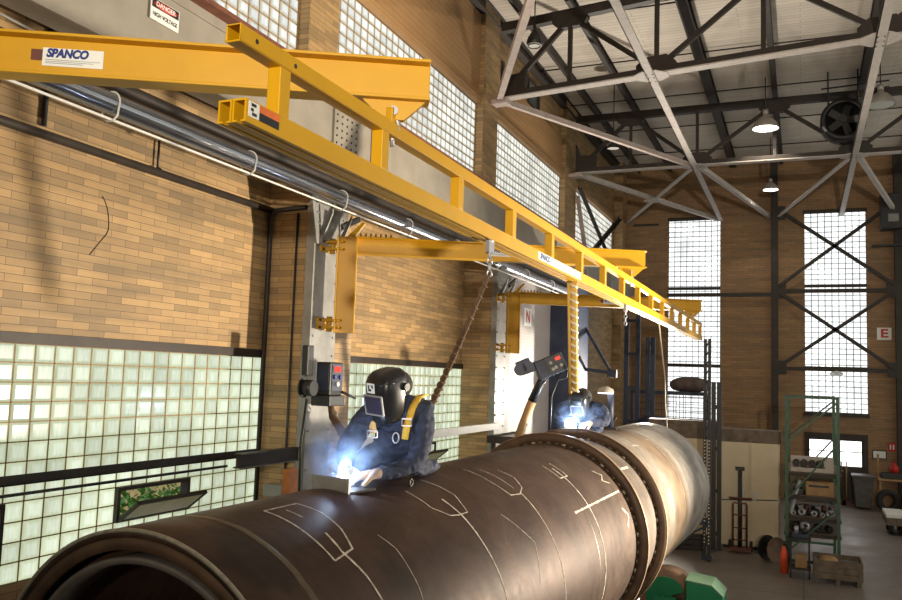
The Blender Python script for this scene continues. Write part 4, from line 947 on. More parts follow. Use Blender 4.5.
# ------------------------------------------------------------------ roof steel
ZB, ZT = 9.1, 10.57
def truss(Y, label):
    root = thing('roof_truss', (1.7, Y, 9.0), label, 'roof truss', 'roof trusses spanning the hall')
    xe = 8.95
    MB().box((-5.55, Y-.06, 9.10), (xe, Y+.06, 9.22)).build('bottom_chord', M['truss'], root)
    MB().box((-5.62, Y-.11, 9.075), (xe, Y+.11, 9.10)).build('bottom_flange', M['pale'], root)  # dark chord's pale underside: strobe light from below put into colour
    MB().box((-5.62, Y-.08, 10.48), (xe, Y+.08, 10.66)).build('top_chord', M['truss'], root)
    tops = [-4.15, -.6, 2.95, 6.5]; bots = [-2.45, 1.2, 4.85, 8.4]
    def web(p, q, w): MB().bar(p, q, w, .07, V((0, 1, 0))).build('web_member', M['truss'], root)
    web((-5.5, Y, 9.25), (-4.2, Y, 10.45), .10)
    for i in range(4):
        web((tops[i]+.08, Y, 10.45), (bots[i]-.08, Y, 9.25), .09)
        if i < 3: web((bots[i]+.08, Y, 9.25), (tops[i+1]-.08, Y, 10.45), .09)
    for x in tops+bots[:3]: web((x, Y, 9.2), (x, Y, 10.5), .075)
    for x in tops: MB().prism([(x-.36, Y-.075, 10.62), (x+.36, Y-.075, 10.62), (x+.36, Y-.075, 10.42), (x+.2, Y-.075, 10.3), (x-.2, Y-.075, 10.3), (x-.36, Y-.075, 10.42)], (0, .15, 0)).build('gusset', M['truss'], root)
    for x in bots[:3]: MB().prism([(x-.36, Y-.075, 9.12), (x+.36, Y-.075, 9.12), (x+.36, Y-.075, 9.28), (x+.2, Y-.075, 9.42), (x-.2, Y-.075, 9.42), (x-.36, Y-.075, 9.28)], (0, .15, 0)).build('gusset', M['truss'], root)
    MB().prism([(-5.62, Y-.07, 9.1), (-5.1, Y-.07, 9.1), (-5.05, Y-.07, 9.55), (-5.5, Y-.07, 9.55), (-5.62, Y-.07, 9.9)], (0, .14, 0)).build('end_gusset', M['truss'], root)
    MB().box((W+.15, Y-.12, 8.98), (-5.45, Y+.12, 9.075)).build('bearing_plate', M['pink'], root)
    return root
t0 = truss(14.19, 'nearer dark riveted roof truss with pale underside spanning overhead')
t0.rotation_euler.z = radians(-8)
for y, lb in ((21.45, 'farther dark roof truss, the one with the lit pendant below it'), (8.95, 'roof truss just overhead of the camera view')):
    c = copy_tree(t0); c.location.y = y; c.rotation_euler.z = radians(-8) if y < 10 else 0; c['label'] = lb
y2, y3 = 15.2, 21.45
def strut(x, ya, yb, label):
    r_ = thing('roof_strut', (x, (ya+yb)/2, 8.95), label, 'strut', 'pale longitudinal struts under the trusses')
    MB().box((x-.075, ya, 9.03), (x+.075, yb, 9.06)).box((x-.075, ya, 9.03), (x-.06, yb, 9.07)).build('strut_plate', M['pale'], r_)
    for y in (y2-.14*(x+5.6), y3):
        MB().prism([(x-.3, y-.12, 9.06), (x-.12, y-.28, 9.06), (x+.12, y-.28, 9.06), (x+.3, y-.12, 9.06), (x+.3, y+.12, 9.06), (x+.12, y+.28, 9.06), (x-.12, y+.28, 9.06), (x-.3, y+.12, 9.06)], (0, 0, .014)).build('node_plate', M['pale'], r_)
        m = MB()
        for i in range(3):
            for j in (-1, 1): m.ball((x-.05*j, y-.2+i*.2, 9.028), .014, 8)
        m.build('rivets', M['darksteel'], r_)
strut(-2.5, 4, YE, 'pale longitudinal strut left of centre under the roof trusses')
strut(1.17, 4, YE, 'pale peeling longitudinal strut at the right under the roof trusses')
def brace(p, q, label, mat='pale', w=.11, grp='pale diagonal braces in the roof plane'):
    return tag(MB().angle(p, q, w, .018).build('roof_brace', M[mat]), label, 'brace', grp)  # pale brace colour also holds the strobe light from below
ZBR = 9.04
brace((-5.6, y2, ZBR), (-2.6, y3-.1, ZBR), 'long thin pale pink roof brace between the two trusses', 'pink', .10)
brace((-5.6, y2, ZBR), (-2.6, 8.95, ZBR), 'pale pink roof brace running up out of the frame at the top left', 'pink', .12)
b_ = brace((-5.6, y3, ZBR), (-2.62, YE, ZBR), 'pale roof brace from the third pilaster to the left end window')
MB().prism([(-4.42, 25.0, 9.0), (-4.1, 24.8, 9.0), (-3.8, 25.0, 9.0), (-4.1, 25.25, 9.0)], (0, 0, .06)).build('crossing_plate', M['pale'], b_)
brace((-2.6, y3+.1, ZBR), (-5.7, YE, ZBR), 'pale roof brace from the left node to the far left corner')
brace((-2.4, y3+.1, ZBR), (-.95, YE, ZBR), 'pale roof brace from the left node to the end wall column')
brace((1.07, y3+.1, ZBR), (-.75, YE, ZBR), 'pale roof brace from the right node to the end wall column')
brace((1.27, y3+.1, ZBR), (2.7, YE, ZBR), 'pale roof brace from the right node to the dark heater')
PUR = ((-5.2, .07), (-4.15, .10), (-2.1, .22), (-.6, .12), (1.4, .20), (2.95, .12), (4.85, .20), (6.5, .12))
for i, ((x, w_), lb) in enumerate(zip(PUR, ('thin roof purlin beside the left wall', 'roof purlin left of the heavy roof beam', 'heavy dark roof beam left of centre', 'roof purlin above the lit pendants', 'heavy dark roof beam above the black fan', 'roof purlin right of the fan', 'heavy roof beam far right', 'roof purlin nearest the right wall'))):
    tag(MB().ibeam((x, Y0+.1, 10.93), (x, YE-.05, 10.93), .23, w_, .02, .02).build('roof_purlin', M['truss']), lb, 'purlin', 'dark roof purlins')
for i in range(9):
    y = 5.2+i*2.7
    tag(MB().tube([(W+.1, y, 10.98), (XR-.1, y, 10.98)], .018, 8).build('roof_conduit', M['truss']), 'thin roof conduit running across the pale boards', 'conduit', 'thin conduits across the ceiling')
tag(MB().ibeam((W+.12, Y0+.1, 10.9), (W+.12, YE-.05, 10.9), .26, .16, .02, .02).build('eaves_beam', M['truss']), 'dark beam along the top of the left wall under the ceiling', 'beam')

# pendant lamps
def pendant(x, y, z, dia, lit, label, shademat, teardrop=False):
    root = thing('pendant_lamp', (x, y, z), label, 'pendant lamp', 'pendant lamps under the roof')
    R_ = dia/2
    prof = [(0, R_), (.02, R_*1.0), (R_*.45, R_*.86), (R_*.85, R_*.5), (R_*1.0, R_*.22), (R_*1.25, R_*.2)] if not teardrop else [(0, R_*.8), (R_*.5, R_), (R_*1.1, R_*.85), (R_*2.0, R_*.35), (R_*2.5, R_*.15)]
    inner = [(h_+.004, max(.005, q-.012)) for h_, q in prof[::-1]]
    MB().lathe((x, y, z), (0, 0, 1), prof+inner, 32, closed=True).build('shade', shademat, root)
    MB().tube([(x, y, z+prof[-1][0]-.01), (x, y, ZC-.01)], .012, 8).build('cord', M['black'], root)
    MB().tube([(x, y, z+prof[-1][0]-.02), (x, y, z+prof[-1][0]+R_*.3)], R_*.22, 12).build('ballast', shademat, root)
    MB().tube([(x, y, z+.015), (x, y, z+.03)], R_*.9, 28).build('bulb', M['lit'] if lit else M['labelw'], root)
    if lit:
        ld = bpy.data.lights.new('pendant_light', 'SPOT'); ld.energy = 90*dia/.5; ld.spot_size = radians(120); ld.shadow_soft_size = .1; ld.color = (1, .88, .70)
        lo = bpy.data.objects.new('pendant_light', ld); COL.objects.link(lo); lo.location = (x, y, z-.02); lo.location -= root.location; lo.parent = root
pendant(-.79, 20.9, 9.74, .62, True, 'larger lit pendant lamp hanging below the farther truss', M['lampshade'])
pendant(-.85, 26.2, 9.42, .46, True, 'smaller lit pendant lamp near the end wall column', M['lampshade'])
pendant(-4.66, 14.5, 9.80, .30, False, 'dark teardrop pendant lamp at the top left of the roof', M['lampdark'], True)
pendant(-4.3, 20.0, 9.28, .32, False, 'small unlit pendant lamp seen under the nearer truss', M['lampdark'])
pendant(1.68, 20.6, 9.98, .62, False, 'unlit white pendant lamp right of the black fan heater', M['lampshade'])
pendant(2.55, 20.0, 8.9, .36, False, 'unlit pendant lamp at the right edge of the photo', M['lampshade'])

# drum fan heater under the roof
fh = thing('fan_heater', (.92, 21.0, 9.3), 'large black drum shaped fan heater hanging from the roof', 'heater')
MB().lathe((.92, 20.75, 9.8), (0, 1, 0), [(0, .40), (.05, .50), (.5, .50), (.55, .42), (.55, .05), (.3, .05), (.3, .42), (.02, .40)], 36, closed=True).build('drum', M['black'], fh)
for i in range(5): MB().bar((.92+.36*cos(i*1.257), 20.85, 9.8+.36*sin(i*1.257)), (.92, 20.85, 9.8), .16, .012, V((.3, 1, .2))).build('blade', M['black'], fh)
MB().tube([(.92, 20.76, 9.8), (.92, 21.3, 9.8)], .09, 14).build('motor', M['black'], fh)
MB().tube([(.92+.47*cos(t), 20.73, 9.8+.47*sin(t)) for t in [3.5+.3*i/4 for i in range(5)]], .03, 8).build('rim_glint', M['silver'], fh); MB().tube([(.92+.47*cos(t), 20.73, 9.8+.47*sin(t)) for t in [5.6+.5*i/4 for i in range(5)]], .03, 8).build('rim_glint', M['silver'], fh)  # silver arcs put the lamps' reflections on the drum rim
for x in (.6, 1.24): MB().tube([(x, 21.0, 10.15), (x, 21.0, ZC-.01)], .018, 8).build('hanger_rod', M['black'], fh)
for z in (10.35, 10.5, 10.65): MB().tube([(.45, 21.05, z), (1.9, 21.05, z+.06)], .02, 8).build('gas_pipe', M['black'], fh)
# unit on the end wall at the right
uh = thing('wall_unit', (2.55, 28.2, 7.95), 'dark box unit high on the end wall right of the right window', 'unit')
MB().box((2.25, 28.0, 8.45), (2.95, 28.55, 9.55)).build('case', M['black'], uh, .02)
MB().box((2.44, 27.99, 8.66), (2.72, 28.0, 8.9)).build('vent_panel', M['greysteel'], uh)
MB().bar((2.0, 28.4, 7.98), (2.9, 28.4, 7.98), .3, .05).bar((2.85, 28.4, 8.0), (2.85, 28.4, 8.5), .06, .06).build('shelf_bracket', M['black'], uh)

# end-wall bracing
def eb(p, q, label, w=.10): tag(MB().angle((p[0], YE-.27, p[1]), (q[0], YE-.27, q[1]), w, .015).build('wall_brace', M['truss']), label, 'brace', 'dark cross braces on the end wall')
eb((-.68, 9.2), (2.6, 6.72), 'upper cross brace on the right end window sloping down to the right')
eb((-.68, 6.70), (2.5, 9.15), 'upper cross brace on the right end window sloping up to the right')
eb((-.68, 6.50), (2.6, 4.12), 'lower cross brace on the right end window sloping down to the right')
eb((-.68, 4.12), (2.6, 6.50), 'lower cross brace on the right end window sloping up to the right')
for x0_, x1_, z, lb in ((-.7, 2.65, 6.60, 'dark horizontal girt across the middle of the right end window'), (-.7, 2.65, 4.12, 'dark horizontal girt across the lower right end window'), (-4.2, -.92, 6.5, 'dark horizontal girt from the left end window to the end wall column')):
    tag(MB().bar((x0_, YE-.22, z), (x1_, YE-.22, z), .1, .12).build('wall_girt', M['truss']), lb, 'girt', 'horizontal girts on the end wall')
for x, z, lb in ((-.66, 6.6, 'gusset on the end wall column at mid height'), (2.6, 6.6, 'gusset right of the right end window at mid height'), (-.66, 4.15, 'gusset low on the end wall column'), (2.6, 4.15, 'gusset low right of the right end window'), (-.68, 9.15, 'gusset at the head of the end wall column')):
    tag(MB().box((x-.2, YE-.29, z-.22), (x+.2, YE-.26, z+.22)).build('gusset_plate', M['truss']), lb, 'gusset', 'gussets on the end wall')
struct(MB().bar((-5.4, YE-.04, 8.98), (-4.55, YE-.04, 8.98), .08, .06).build('trim_11', M['black'], world_origin=True))
tag(MB().lathe((.98, YE-.24, 4.08), (0, -.3, -1), [(0, .03), (.08, .2), (.1, .2), (.09, .05)], 20, closed=True).build('floodlight', M['labelw']), 'small pale floodlight on the lower girt of the right end window', 'lamp')
# wall bracing in the last bay of the left wall
for p, q, lb in (((W+.2, 22.2, 8.9), (W+.2, 27.8, 6.9), 'dark wall brace in the last bay sloping down to the far corner'), ((W+.2, 22.2, 6.6), (W+.2, 27.8, 9.1), 'dark wall brace in the last bay sloping up to the far corner'), ((W+.22, 21.9, 8.6), (W+.22, 23.6, 6.2), 'pale steep wall brace beside the third pilaster')):
    tag(MB().angle(p, q, .11, .018, V((1, 0, 0))).build('wall_brace', M['pink'] if 'pale' in lb else M['truss']), lb, 'brace', 'braces on the last bay of the left wall')
# E sign and wall papers
es = thing('letter_sign', (2.34, YE-.01, 5.08), 'white square sign with a red letter E on the end wall', 'sign')
MB().box((2.14, YE-.02, 5.08), (2.54, YE-.003, 5.46)).build('sign_plate', M['labelw'], es)
text('lettering', 'E', .36, (2.34, YE-.022, 5.27), (1, 0, 0), (0, 0, 1), M['red'], es, bold=.012, sx=1.25)
ns = thing('letter_sign', (W, 18.46, 4.72), 'white sign with a red letter N on the white painted brick', 'sign')
MB().box((W+.003, 18.2, 4.74), (W+.02, 18.74, 5.16)).build('sign_plate', M['labelw'], ns)
text('lettering', 'N', .40, (W+.023, 18.47, 4.95), (0, 1, 0), (0, 0, 1), M['red'], ns, bold=.008, sx=1.1)
nt = thing('notice_frame', (2.14, YE-.02, 1.45), 'framed white notice beside the door on the end wall', 'notice')
MB().box((1.96, YE-.03, 1.43), (2.36, YE-.003, 1.70)).build('frame', M['frame'], nt); MB().box((1.99, YE-.033, 1.46), (2.33, YE-.03, 1.67)).build('paper', M['labelw'], nt)
rs = thing('fire_sign', (2.5, YE-.02, 1.66), 'small red and white fire sign above the tool table', 'sign')
MB().box((2.40, YE-.02, 1.68), (2.62, YE-.003, 1.95)).build('sign_plate', M['red'], rs); MB().box((2.44, YE-.022, 1.74), (2.48, YE-.02, 1.89)).box((2.52, YE-.022, 1.74), (2.57, YE-.02, 1.89)).build('white_marks', M['labelw'], rs)

# ------------------------------------------------------------------ far bay clutter on the left
wb = thing('wall_bracket', (-5.5, 21.5, 3.6), 'dark triangular swing bracket on the third pier, its shade painted navy', 'bracket')
MB().bar((-5.54, 21.4, 3.84), (-4.55, 21.4, 3.74), .09, .09).build('arm', M['navyP'], wb); MB().bar((-5.5, 21.4, 5.28), (-4.6, 21.4, 3.80), .07, .07, V((0, 1, 0))).build('stay', M['navyP'], wb); MB().box((-5.56, 21.3, 3.5), (-5.48, 21.5, 5.4)).build('mount_post', M['navyP'], wb)
MB().box((-4.66, 21.32, 3.62), (-4.42, 21.48, 3.82)).build('end_block', M['navyP'], wb)
def ladder(x0_, x1_, y, z0, z1, label, mat):
    r_ = thing('tall_rack', ((x0_+x1_)/2, y, 0), label, 'rack', 'dark blue racks in the far left bay')
    for x in (x0_, x1_): MB().box((x-.06, y-.06, 0), (x+.06, y+.06, z1)).build('upright', mat, r_)
    for k in range(6): MB().box((x0_+.06, y-.04, .5+k*(z1-.7)/5.0), (x1_-.06, y+.04, .58+k*(z1-.7)/5.0)).build('rung', mat, r_)
ladder(-4.60, -4.28, 23.6, 0, 5.42, 'taller dark blue narrow rack standing in the far left bay', M['navyP'])
ladder(-4.02, -3.88, 23.7, 0, 4.8, 'shorter dark blue narrow rack left of the left end window', M['navyP'])
pl = thing('storage_platform', (-3.45, 24.4, 0), 'dark blue storage platform in front of the left end window', 'platform')
MB().box((-4.55, 23.95, 3.20), (-2.45, 24.9, 3.30)).build('deck', M['navyP'], pl)
for x, y in ((-4.5, 24.0), (-2.5, 24.0), (-4.5, 24.85), (-2.5, 24.85)): MB().box((x-.04, y-.04, 0), (x+.04, y+.04, 3.2)).build('leg', M['navyP'], pl)
for k in range(9): MB().box((-4.28+k*.2, 23.98, 2.25), (-4.265+k*.2, 24.0, 3.2)).build('mesh_bar', M['navyP'], pl)
for k in range(5): MB().box((-4.5, 23.97, 2.4+k*.18), (-2.5, 23.98, 2.415+k*.18)).build('mesh_bar', M['navyP'], pl)
m = MB(); m.ball((-2.95, 24.4, 3.50), .5, 18, 0, (1.15, .7, .46)); m.ball((-3.2, 24.35, 3.42), .28, 14, 0, (1, .7, .42)); tag(m.build('covered_bundle', M['tarp']), 'dull brown covered bundle lying on the storage platform', 'bundle')
m = MB(); m.ball((-3.7, 22.9, 2.45), .4, 14, 0, (1.2, .8, .45)).box((-4.4, 22.6, 0), (-3.0, 23.3, 2.3)); 
tag(m.build('covered_machine', M['navyP']), 'dark blue covered machine behind the far end of the vessel', 'machine')
for i, (x, y, ztop, lb) in enumerate(((-3.35, 16.2, 4.42, 'thin pale cable hanging from the far end of the track'),)):
    tag(MB().tube([(XT-.05, 12.6, 4.42), (-2.15, 14.4, 3.6), (-2.3, 15.5, 3.1), (-2.35, 16.2, 2.4)], .010, 6).build('drop_cable', M['whose']), lb, 'cable')

# ------------------------------------------------------------------ right-hand storage area
cb = thing('storage_cabinet', (-1.08, 19.55, 0), 'cream two door storage cabinet behind the hand truck', 'cabinet')
MB().box((-1.68, 19.32, .06), (-.47, 19.95, 2.28)).build('body', M['cream'], cb, .01)
for a, b in ((-1.67, -1.10), (-1.04, -.48)):
    dr = MB().box((a, 19.295, .08), (b, 19.32, 2.26)).build('door', M['cream'], cb, .006)
    MB().box((a+.06 if a > -1.05 else b-.10, 19.27, 1.05), (a+.10 if a > -1.05 else b-.06, 19.295, 1.25)).build('handle', M['silver'], dr)
MB().box((-1.62, 19.36, 0), (-.53, 19.9, .06)).build('plinth', M['darksteel'], cb)
MB().bar((-1.66, 19.285, 1.02), (-.5, 19.285, 1.10), .008, .02).build('wire_tie', M['darksteel'], cb)
c2 = thing('storage_cabinet', (-2.4, 20.4, 0), 'cream cabinet half hidden behind the far end of the vessel', 'cabinet')
MB().box((-3.0, 20.2, .0), (-1.75, 20.8, 2.25)).build('body', M['cream'], c2, .01); MB().box((-2.98, 20.18, .1), (-2.4, 20.2, 2.2)).build('door', M['cream'], c2); MB().box((-2.36, 20.18, .1), (-1.78, 20.2, 2.2)).build('door', M['cream'], c2)
tag(MB().box((-1.72, 19.36, 2.28), (-.42, 19.86, 2.56)).build('timber_baulk', M['wood'], bevel=.01), 'grey weathered timber baulk lying on top of the cream cabinet', 'timber')
tag(MB().box((-3.4, 20.22, 2.25), (-1.74, 20.75, 2.66)).build('timber_baulk', M['wood'], bevel=.01), 'grey timber baulk behind the far end of the vessel', 'timber')

bs = thing('perforated_rack', (-1.85, 17.9, 0), 'tall thin dark perforated rack with a shelf beside the vessel end', 'rack')
for x, y in ((-1.84, 17.75), (-1.74, 17.6)):
    up_ = MB().box((x-.03, y-.03, .08), (x+.03, y-.022, 4.45)).box((x-.03, y-.022, .08), (x-.022, y+.03, 4.45)).box((x+.022, y-.022, .08), (x+.03, y+.03, 4.45)).build('upright', M['black'], bs)
    m = MB()
    for k in range(30): m.tube([(x, y-.0305, .35+k*.07), (x, y-.032, .35+k*.07)], .014, 8)
    m.build('slot_holes', M['whose'], up_)
for k in range(11): MB().bar((-1.82, 17.72, 2.4+k*.19), (-1.76, 17.63, 2.48+k*.19), .02, .02).build('lacing', M['navyP'], bs)
MB().box((-2.25, 17.6, .70), (-1.72, 18.2, .76)).build('shelf', M['navyP'], bs)
MB().bar((-2.2, 17.64, .45), (-1.74, 17.64, .70), .04, .04).build('shelf_stay', M['navyP'], bs)
MB().tube([(-1.74, 17.6, .04), (-1.74, 17.63, .04)], .05, 14).build('castor', M['rubber'], bs)
MB().box((-1.79, 17.55, .03), (-1.69, 17.68, .10)).box((-1.89, 17.70, .0), (-1.79, 17.80, .10)).build('foot', M['navyP'], bs)
bp = thing('steel_stanchion', (-1.72, 18.9, 0), 'pair of black steel posts between the perforated rack and cream cabinet', 'post')
for x in (-1.78, -1.66): MB().box((x-.045, 18.86, 0), (x+.045, 18.94, 3.58)).build('post', M['black'], bp)
for k in range(4): MB().box((-1.745, 18.88, .3+k*.9), (-1.695, 18.92, .38+k*.9)).build('spacer', M['black'], bp)
bx_ = thing('steel_offcut_pile', (-2.15, 18.6, 0), 'dark steel offcuts under the far end of the vessel', 'offcut')
for i in range(3): MB().bar((-2.6+.1*i, 18.4+.1*i, .06+.11*i), (-1.95+.05*i, 18.7, .06+.11*i), .12, .1).build('offcut', M['darksteel'], bx_)

ht = thing('hand_truck', (-1.25, 19.0, 0), 'dark red hand truck with a black post in front of the cream cabinet', 'hand truck')
MB().tube([(-1.24, 19.0, .1), (-1.24, 19.02, 1.74)], .042, 12).build('post', M['black'], ht); MB().box((-1.33, 18.98, 1.70), (-1.15, 19.06, 1.78)).build('post_head', M['black'], ht)
m = MB().tube([(-1.38, 18.95, .1), (-1.38, 18.95, .98), (-1.36, 18.95, 1.02), (-1.12, 18.95, 1.02), (-1.10, 18.95, .98), (-1.10, 18.95, .1)], .018, 10)
for z in (.25, .5, .77): m.tube([(-1.38, 18.95, z), (-1.10, 18.95, z)], .014, 8)
m.build('frame', M['redbrown'], ht); MB().tube([(-1.46, 18.93, 1.12), (-1.0, 18.93, 1.12)], .026, 10).build('handlebar', M['redbrown'], ht)
MB().box((-1.45, 18.8, .03), (-1.02, 19.1, .1)).build('toe_plate', M['redbrown'], ht)
for x in (-1.45, -1.02): MB().tube([(x-.025, 19.1, .11), (x+.025, 19.1, .11)], .11, 18).build('wheel', M['rubber'], ht)

rl = thing('cable_reel', (-.65, 18.4, 0), 'brown and black cable reel leaning beside the cream cabinet', 'reel')
dn = V((.75, -.65, 0)).normalized(); c0 = V((-.68, 18.4, .25))
for k_ in (0, .24): MB().disc(c0+dn*k_-V((0, 0, 0)), dn, .25, .03, 28).build('flange', M['reel'] if k_ else M['black'], rl)
MB().tube([c0, c0+dn*.24], .12, 18).build('drum', M['black'], rl)
ex = thing('fire_extinguisher', (-.34, 17.35, 0), 'orange-red fire extinguisher on the floor at the foot of the green rack', 'fire extinguisher')
MB().lathe((-.34, 17.35, 0), (0, 0, 1), [(0, .001), (0, .07), (.36, .07), (.45, .035), (.5, .03), (.5, .001)], 20).build('bottle', M['orange'], ex); MB().tube([(-.34, 17.35, .5), (-.34, 17.35, .56)], .022, 10).bar((-.37, 17.35, .57), (-.26, 17.35, .59), .02, .02).build('valve', M['black'], ex); MB().tube([(-.31, 17.33, .54), (-.24, 17.3, .45), (-.25, 17.3, .2)], .012, 8).build('hose', M['black'], ex)

# green pallet rack
rk = thing('pallet_rack', (.18, 18.7, 0), 'green pallet rack loaded with steel fittings near the door', 'rack')
RX0, RX1, RF, RB = -.29, .62, 17.6, 19.85
for x in (RX0, RX1):
    for y in (RF, RB): MB().box((x-.03, y-.035, 0), (x+.03, y+.035, 3.36)).build('upright', M['greenP'], rk)
for y in (RF, RB):
    for (za, zb_) in ((.35, 1.25), (1.35, 2.45), (2.45, 3.25)): MB().bar((RX0, y-.02, za), (RX1, y-.02, zb_), .03, .045, V((0, 1, 0))).build('lacing', M['greenP'], rk)
    MB().bar((RX0, y, 3.33), (RX1, y, 3.33), .04, .05).build('tie', M['greenP'], rk); MB().bar((RX0, y, .2), (RX1, y, .2), .04, .05).build('tie', M['greenP'], rk)
SH = [.72, 1.02, 1.42, 1.86]
for z in SH:
    MB().box((RX0-.05, RF+.0, z-.05), (RX0+.05, RB, z)).box((RX1-.05, RF, z-.05), (RX1+.05, RB, z)).box((RX0+.05, RF+.02, z-.06), (RX1-.05, RF+.07, z+.01)).build('shelf_beam', M['darksteel'], rk)
    MB().box((RX0-.03, RF+.07, z), (RX1+.03, RB-.02, z+.025)).build('shelf_board', M['wood'], rk)
# things on the rack
z = SH[3]+.025
bm_ = thing('roller_bar', (.18, 17.85, z), 'pale grey bar of rollers on the top shelf of the green rack', 'rollers')
MB().box((RX0+.07, 17.75, z), (RX1-.07, 18.1, z+.08)).box((RX0+.07, 18.0, z+.08), (RX1-.07, 18.1, z+.28)).build('tray', M['pale'], bm_)
for k in range(5): MB().tube([(-.12+k*.145, 17.76, z+.16), (-.12+k*.145, 18.0, z+.16)], .065 if k < 4 else .095, 16).build('roller', M['darksteel'] if k < 4 else M['pale'], bm_)
z = SH[2]+.025
tag(MB().box((.05, 17.72, z), (.55, 18.2, z+.27)).box((.10, 17.71, z+.16), (.46, 17.72, z+.20), 1).build('wooden_box', [M['woodL'], M['black']], bevel=.006), 'pale wooden box on the second shelf of the green rack', 'box')
tag(MB().bar((-.22, 17.7, SH[1]+.06), (-.06, 17.78, SH[2]+.30), .05, .05).build('chrome_rail', M['silver']), 'bright metal rail leaning at the left of the green rack', 'rail')
mm = MB()
for k in range(30):
    a = random.uniform(0, 6.28); mm.bar((-.02+random.uniform(-.1, .1), 18.3+random.uniform(-.1, .1), z), (-.02+.17*cos(a), 18.3+.17*sin(a), z+random.uniform(.05, .26)), .03, .008)
tag(mm.build('green_offcuts', M['leaf']), 'tuft of green strips on the rack behind the metal rail', 'strips')
z = SH[1]+.025
for i in range(9):
    x = -.16+i*.082; yy = 17.78+.09*(i % 2); m = MB(); rr_ = .045+.012*(i % 3)
    m.lathe((x, yy, z+rr_+.002), (random.uniform(-.5, .5), -1, random.uniform(-.1, .1)), [(0, rr_*.5), (0, rr_), (.09, rr_), (.09, rr_*.5)], 16, closed=True)
    tag(m.build('pipe_fitting', M['silver'] if i % 2 == 0 else M['black']), 'shiny pipe fitting in the jumble on the middle rack shelf' if i % 2 == 0 else 'black pipe fitting in the jumble on the middle rack shelf', 'fitting', 'pipe fittings on the middle rack shelf')
z = SH[0]+.025
for i, (x, r_) in enumerate(((-.12, .09), (.05, .11), (.27, .08), (.44, .07))):
    m = MB().lathe((x, 17.8+.03*i, z+r_+.002), (.2*i-.3, -1, 0), [(0, r_*.4), (0, r_), (.16, r_*.9), (.2, r_*.4)], 18, closed=True)
    tag(m.build('flange_hub', M['silver'] if i == 1 else M['darksteel']), ('bright round flange hub on the lowest rack shelf', 'dark hub second from the right on the lowest rack shelf', 'dark hub at the right of the lowest rack shelf', 'dark hub at the left of the lowest rack shelf')[(3, 0, 1, 2)[i]], 'flange hub', 'hubs on the lowest rack shelf')

for i in range(7):
    x = -.15+i*.105; z = SH[1]+.025; m = MB()
    if i % 3 == 0: m.tube([(x, 18.0, z+.05), (x+.02, 18.35, z+.09)], .045, 12)
    elif i % 3 == 1: m.box((x-.04, 18.05, z), (x+.05, 18.3, z+.16))
    else: m.lathe((x, 18.15, z), (0, 0, 1), [(0, .001), (0, .05), (.14, .05), (.17, .03), (.17, .001)], 14)
    tag(m.build('scrap_part', [M['black'], M['greysteel'], M['redbrown']][i % 3], bevel=.003), ('dark pipe offcut behind the shiny fittings on the middle rack shelf', 'grey block behind the shiny fittings on the middle rack shelf', 'dull red can behind the shiny fittings on the middle rack shelf')[i % 3], 'scrap', ('dark offcuts behind the fittings', 'grey blocks behind the fittings', 'dull red cans behind the fittings')[i % 3])
tag(MB().box((-.18, 17.75, SH[2]+.025), (.0, 18.05, SH[2]+.14)).build('black_case', M['black'], bevel=.01), 'black case beside the pale wooden box on the second rack shelf', 'case')
for i, (x, y, r_, h_, mt, lb) in enumerate(((-.12, 17.1, .04, .13, 'silver', 'bright can at the left in the tray on the tool cart'), (.02, 17.12, .05, .10, 'black', 'black can at the right in the tray on the tool cart'))):
    tag(MB().lathe((x, y, .80), (0, 0, 1), [(0, .001), (0, r_), (h_, r_), (h_, .001)], 16).build('small_can', M[mt]), lb, 'can')
tc = thing('tool_cart', (-.06, 17.2, 0), 'small dark tool cart on casters left of the wooden crate', 'cart')
for x in (-.22, .10):
    for y in (16.98, 17.36): MB().box((x-.015, y-.015, .08), (x+.015, y+.015, .72)).build('leg', M['darksteel'], tc); MB().tube([(x-.012, y, .042), (x+.012, y, .042)], .04, 14).build('caster', M['rubber'], tc)
for z in (.16, .70): MB().box((-.25, 16.95, z), (.13, 17.39, z+.025)).build('shelf', M['darksteel'], tc)
tag(MB().box((-.14, 17.02, .187), (.06, 17.25, .42)).build('cardboard_box', M['woodL'], bevel=.004), 'small tan box on the lower shelf of the tool cart', 'box')
tag(MB().box((-.2, 17.0, .727), (.1, 17.3, .80)).build('parts_tray', M['navyP'], bevel=.008), 'dark parts tray on top of the tool cart', 'tray')

cr = thing('wooden_crate', (.57, 17.0, 0), 'low grey weathered wooden crate on skids in front of the green rack', 'crate')
cx0, cx1, cy0, cy1 = .16, .98, 16.75, 17.5
for z in (.10, .21, .32):
    MB().box((cx0, cy0, z), (cx1, cy0+.025, z+.10)).build('front_board', M['wood'], cr); MB().box((cx0, cy1-.025, z), (cx1, cy1, z+.10)).build('back_board', M['wood'], cr)
    MB().box((cx0, cy0+.025, z), (cx0+.025, cy1-.025, z+.10)).build('side_board', M['wood'], cr); MB().box((cx1-.025, cy0+.025, z), (cx1, cy1-.025, z+.10)).build('side_board', M['wood'], cr)
MB().box((cx0+.025, cy0+.025, .10), (cx1-.025, cy1-.025, .125)).build('bottom', M['wood'], cr)
for x in (cx0+.02, (cx0+cx1)/2-.04, cx1-.1): MB().box((x, cy0+.02, 0), (x+.08, cy1-.02, .10)).build('skid', M['wood'], cr)
for x in (cx0+.02, cx1-.07): MB().box((x, cy0-.015, .08), (x+.05, cy0, .43)).build('post', M['wood'], cr)
tag(MB().lathe((.42, 17.25, .127), (0, 0, 1), [(0, .001), (0, .14), (.05, .17), (.24, .17), (.28, .12), (.28, .001)], 20).build('burlap_sack', M['woodL']), 'tan sack standing in the wooden crate', 'sack')

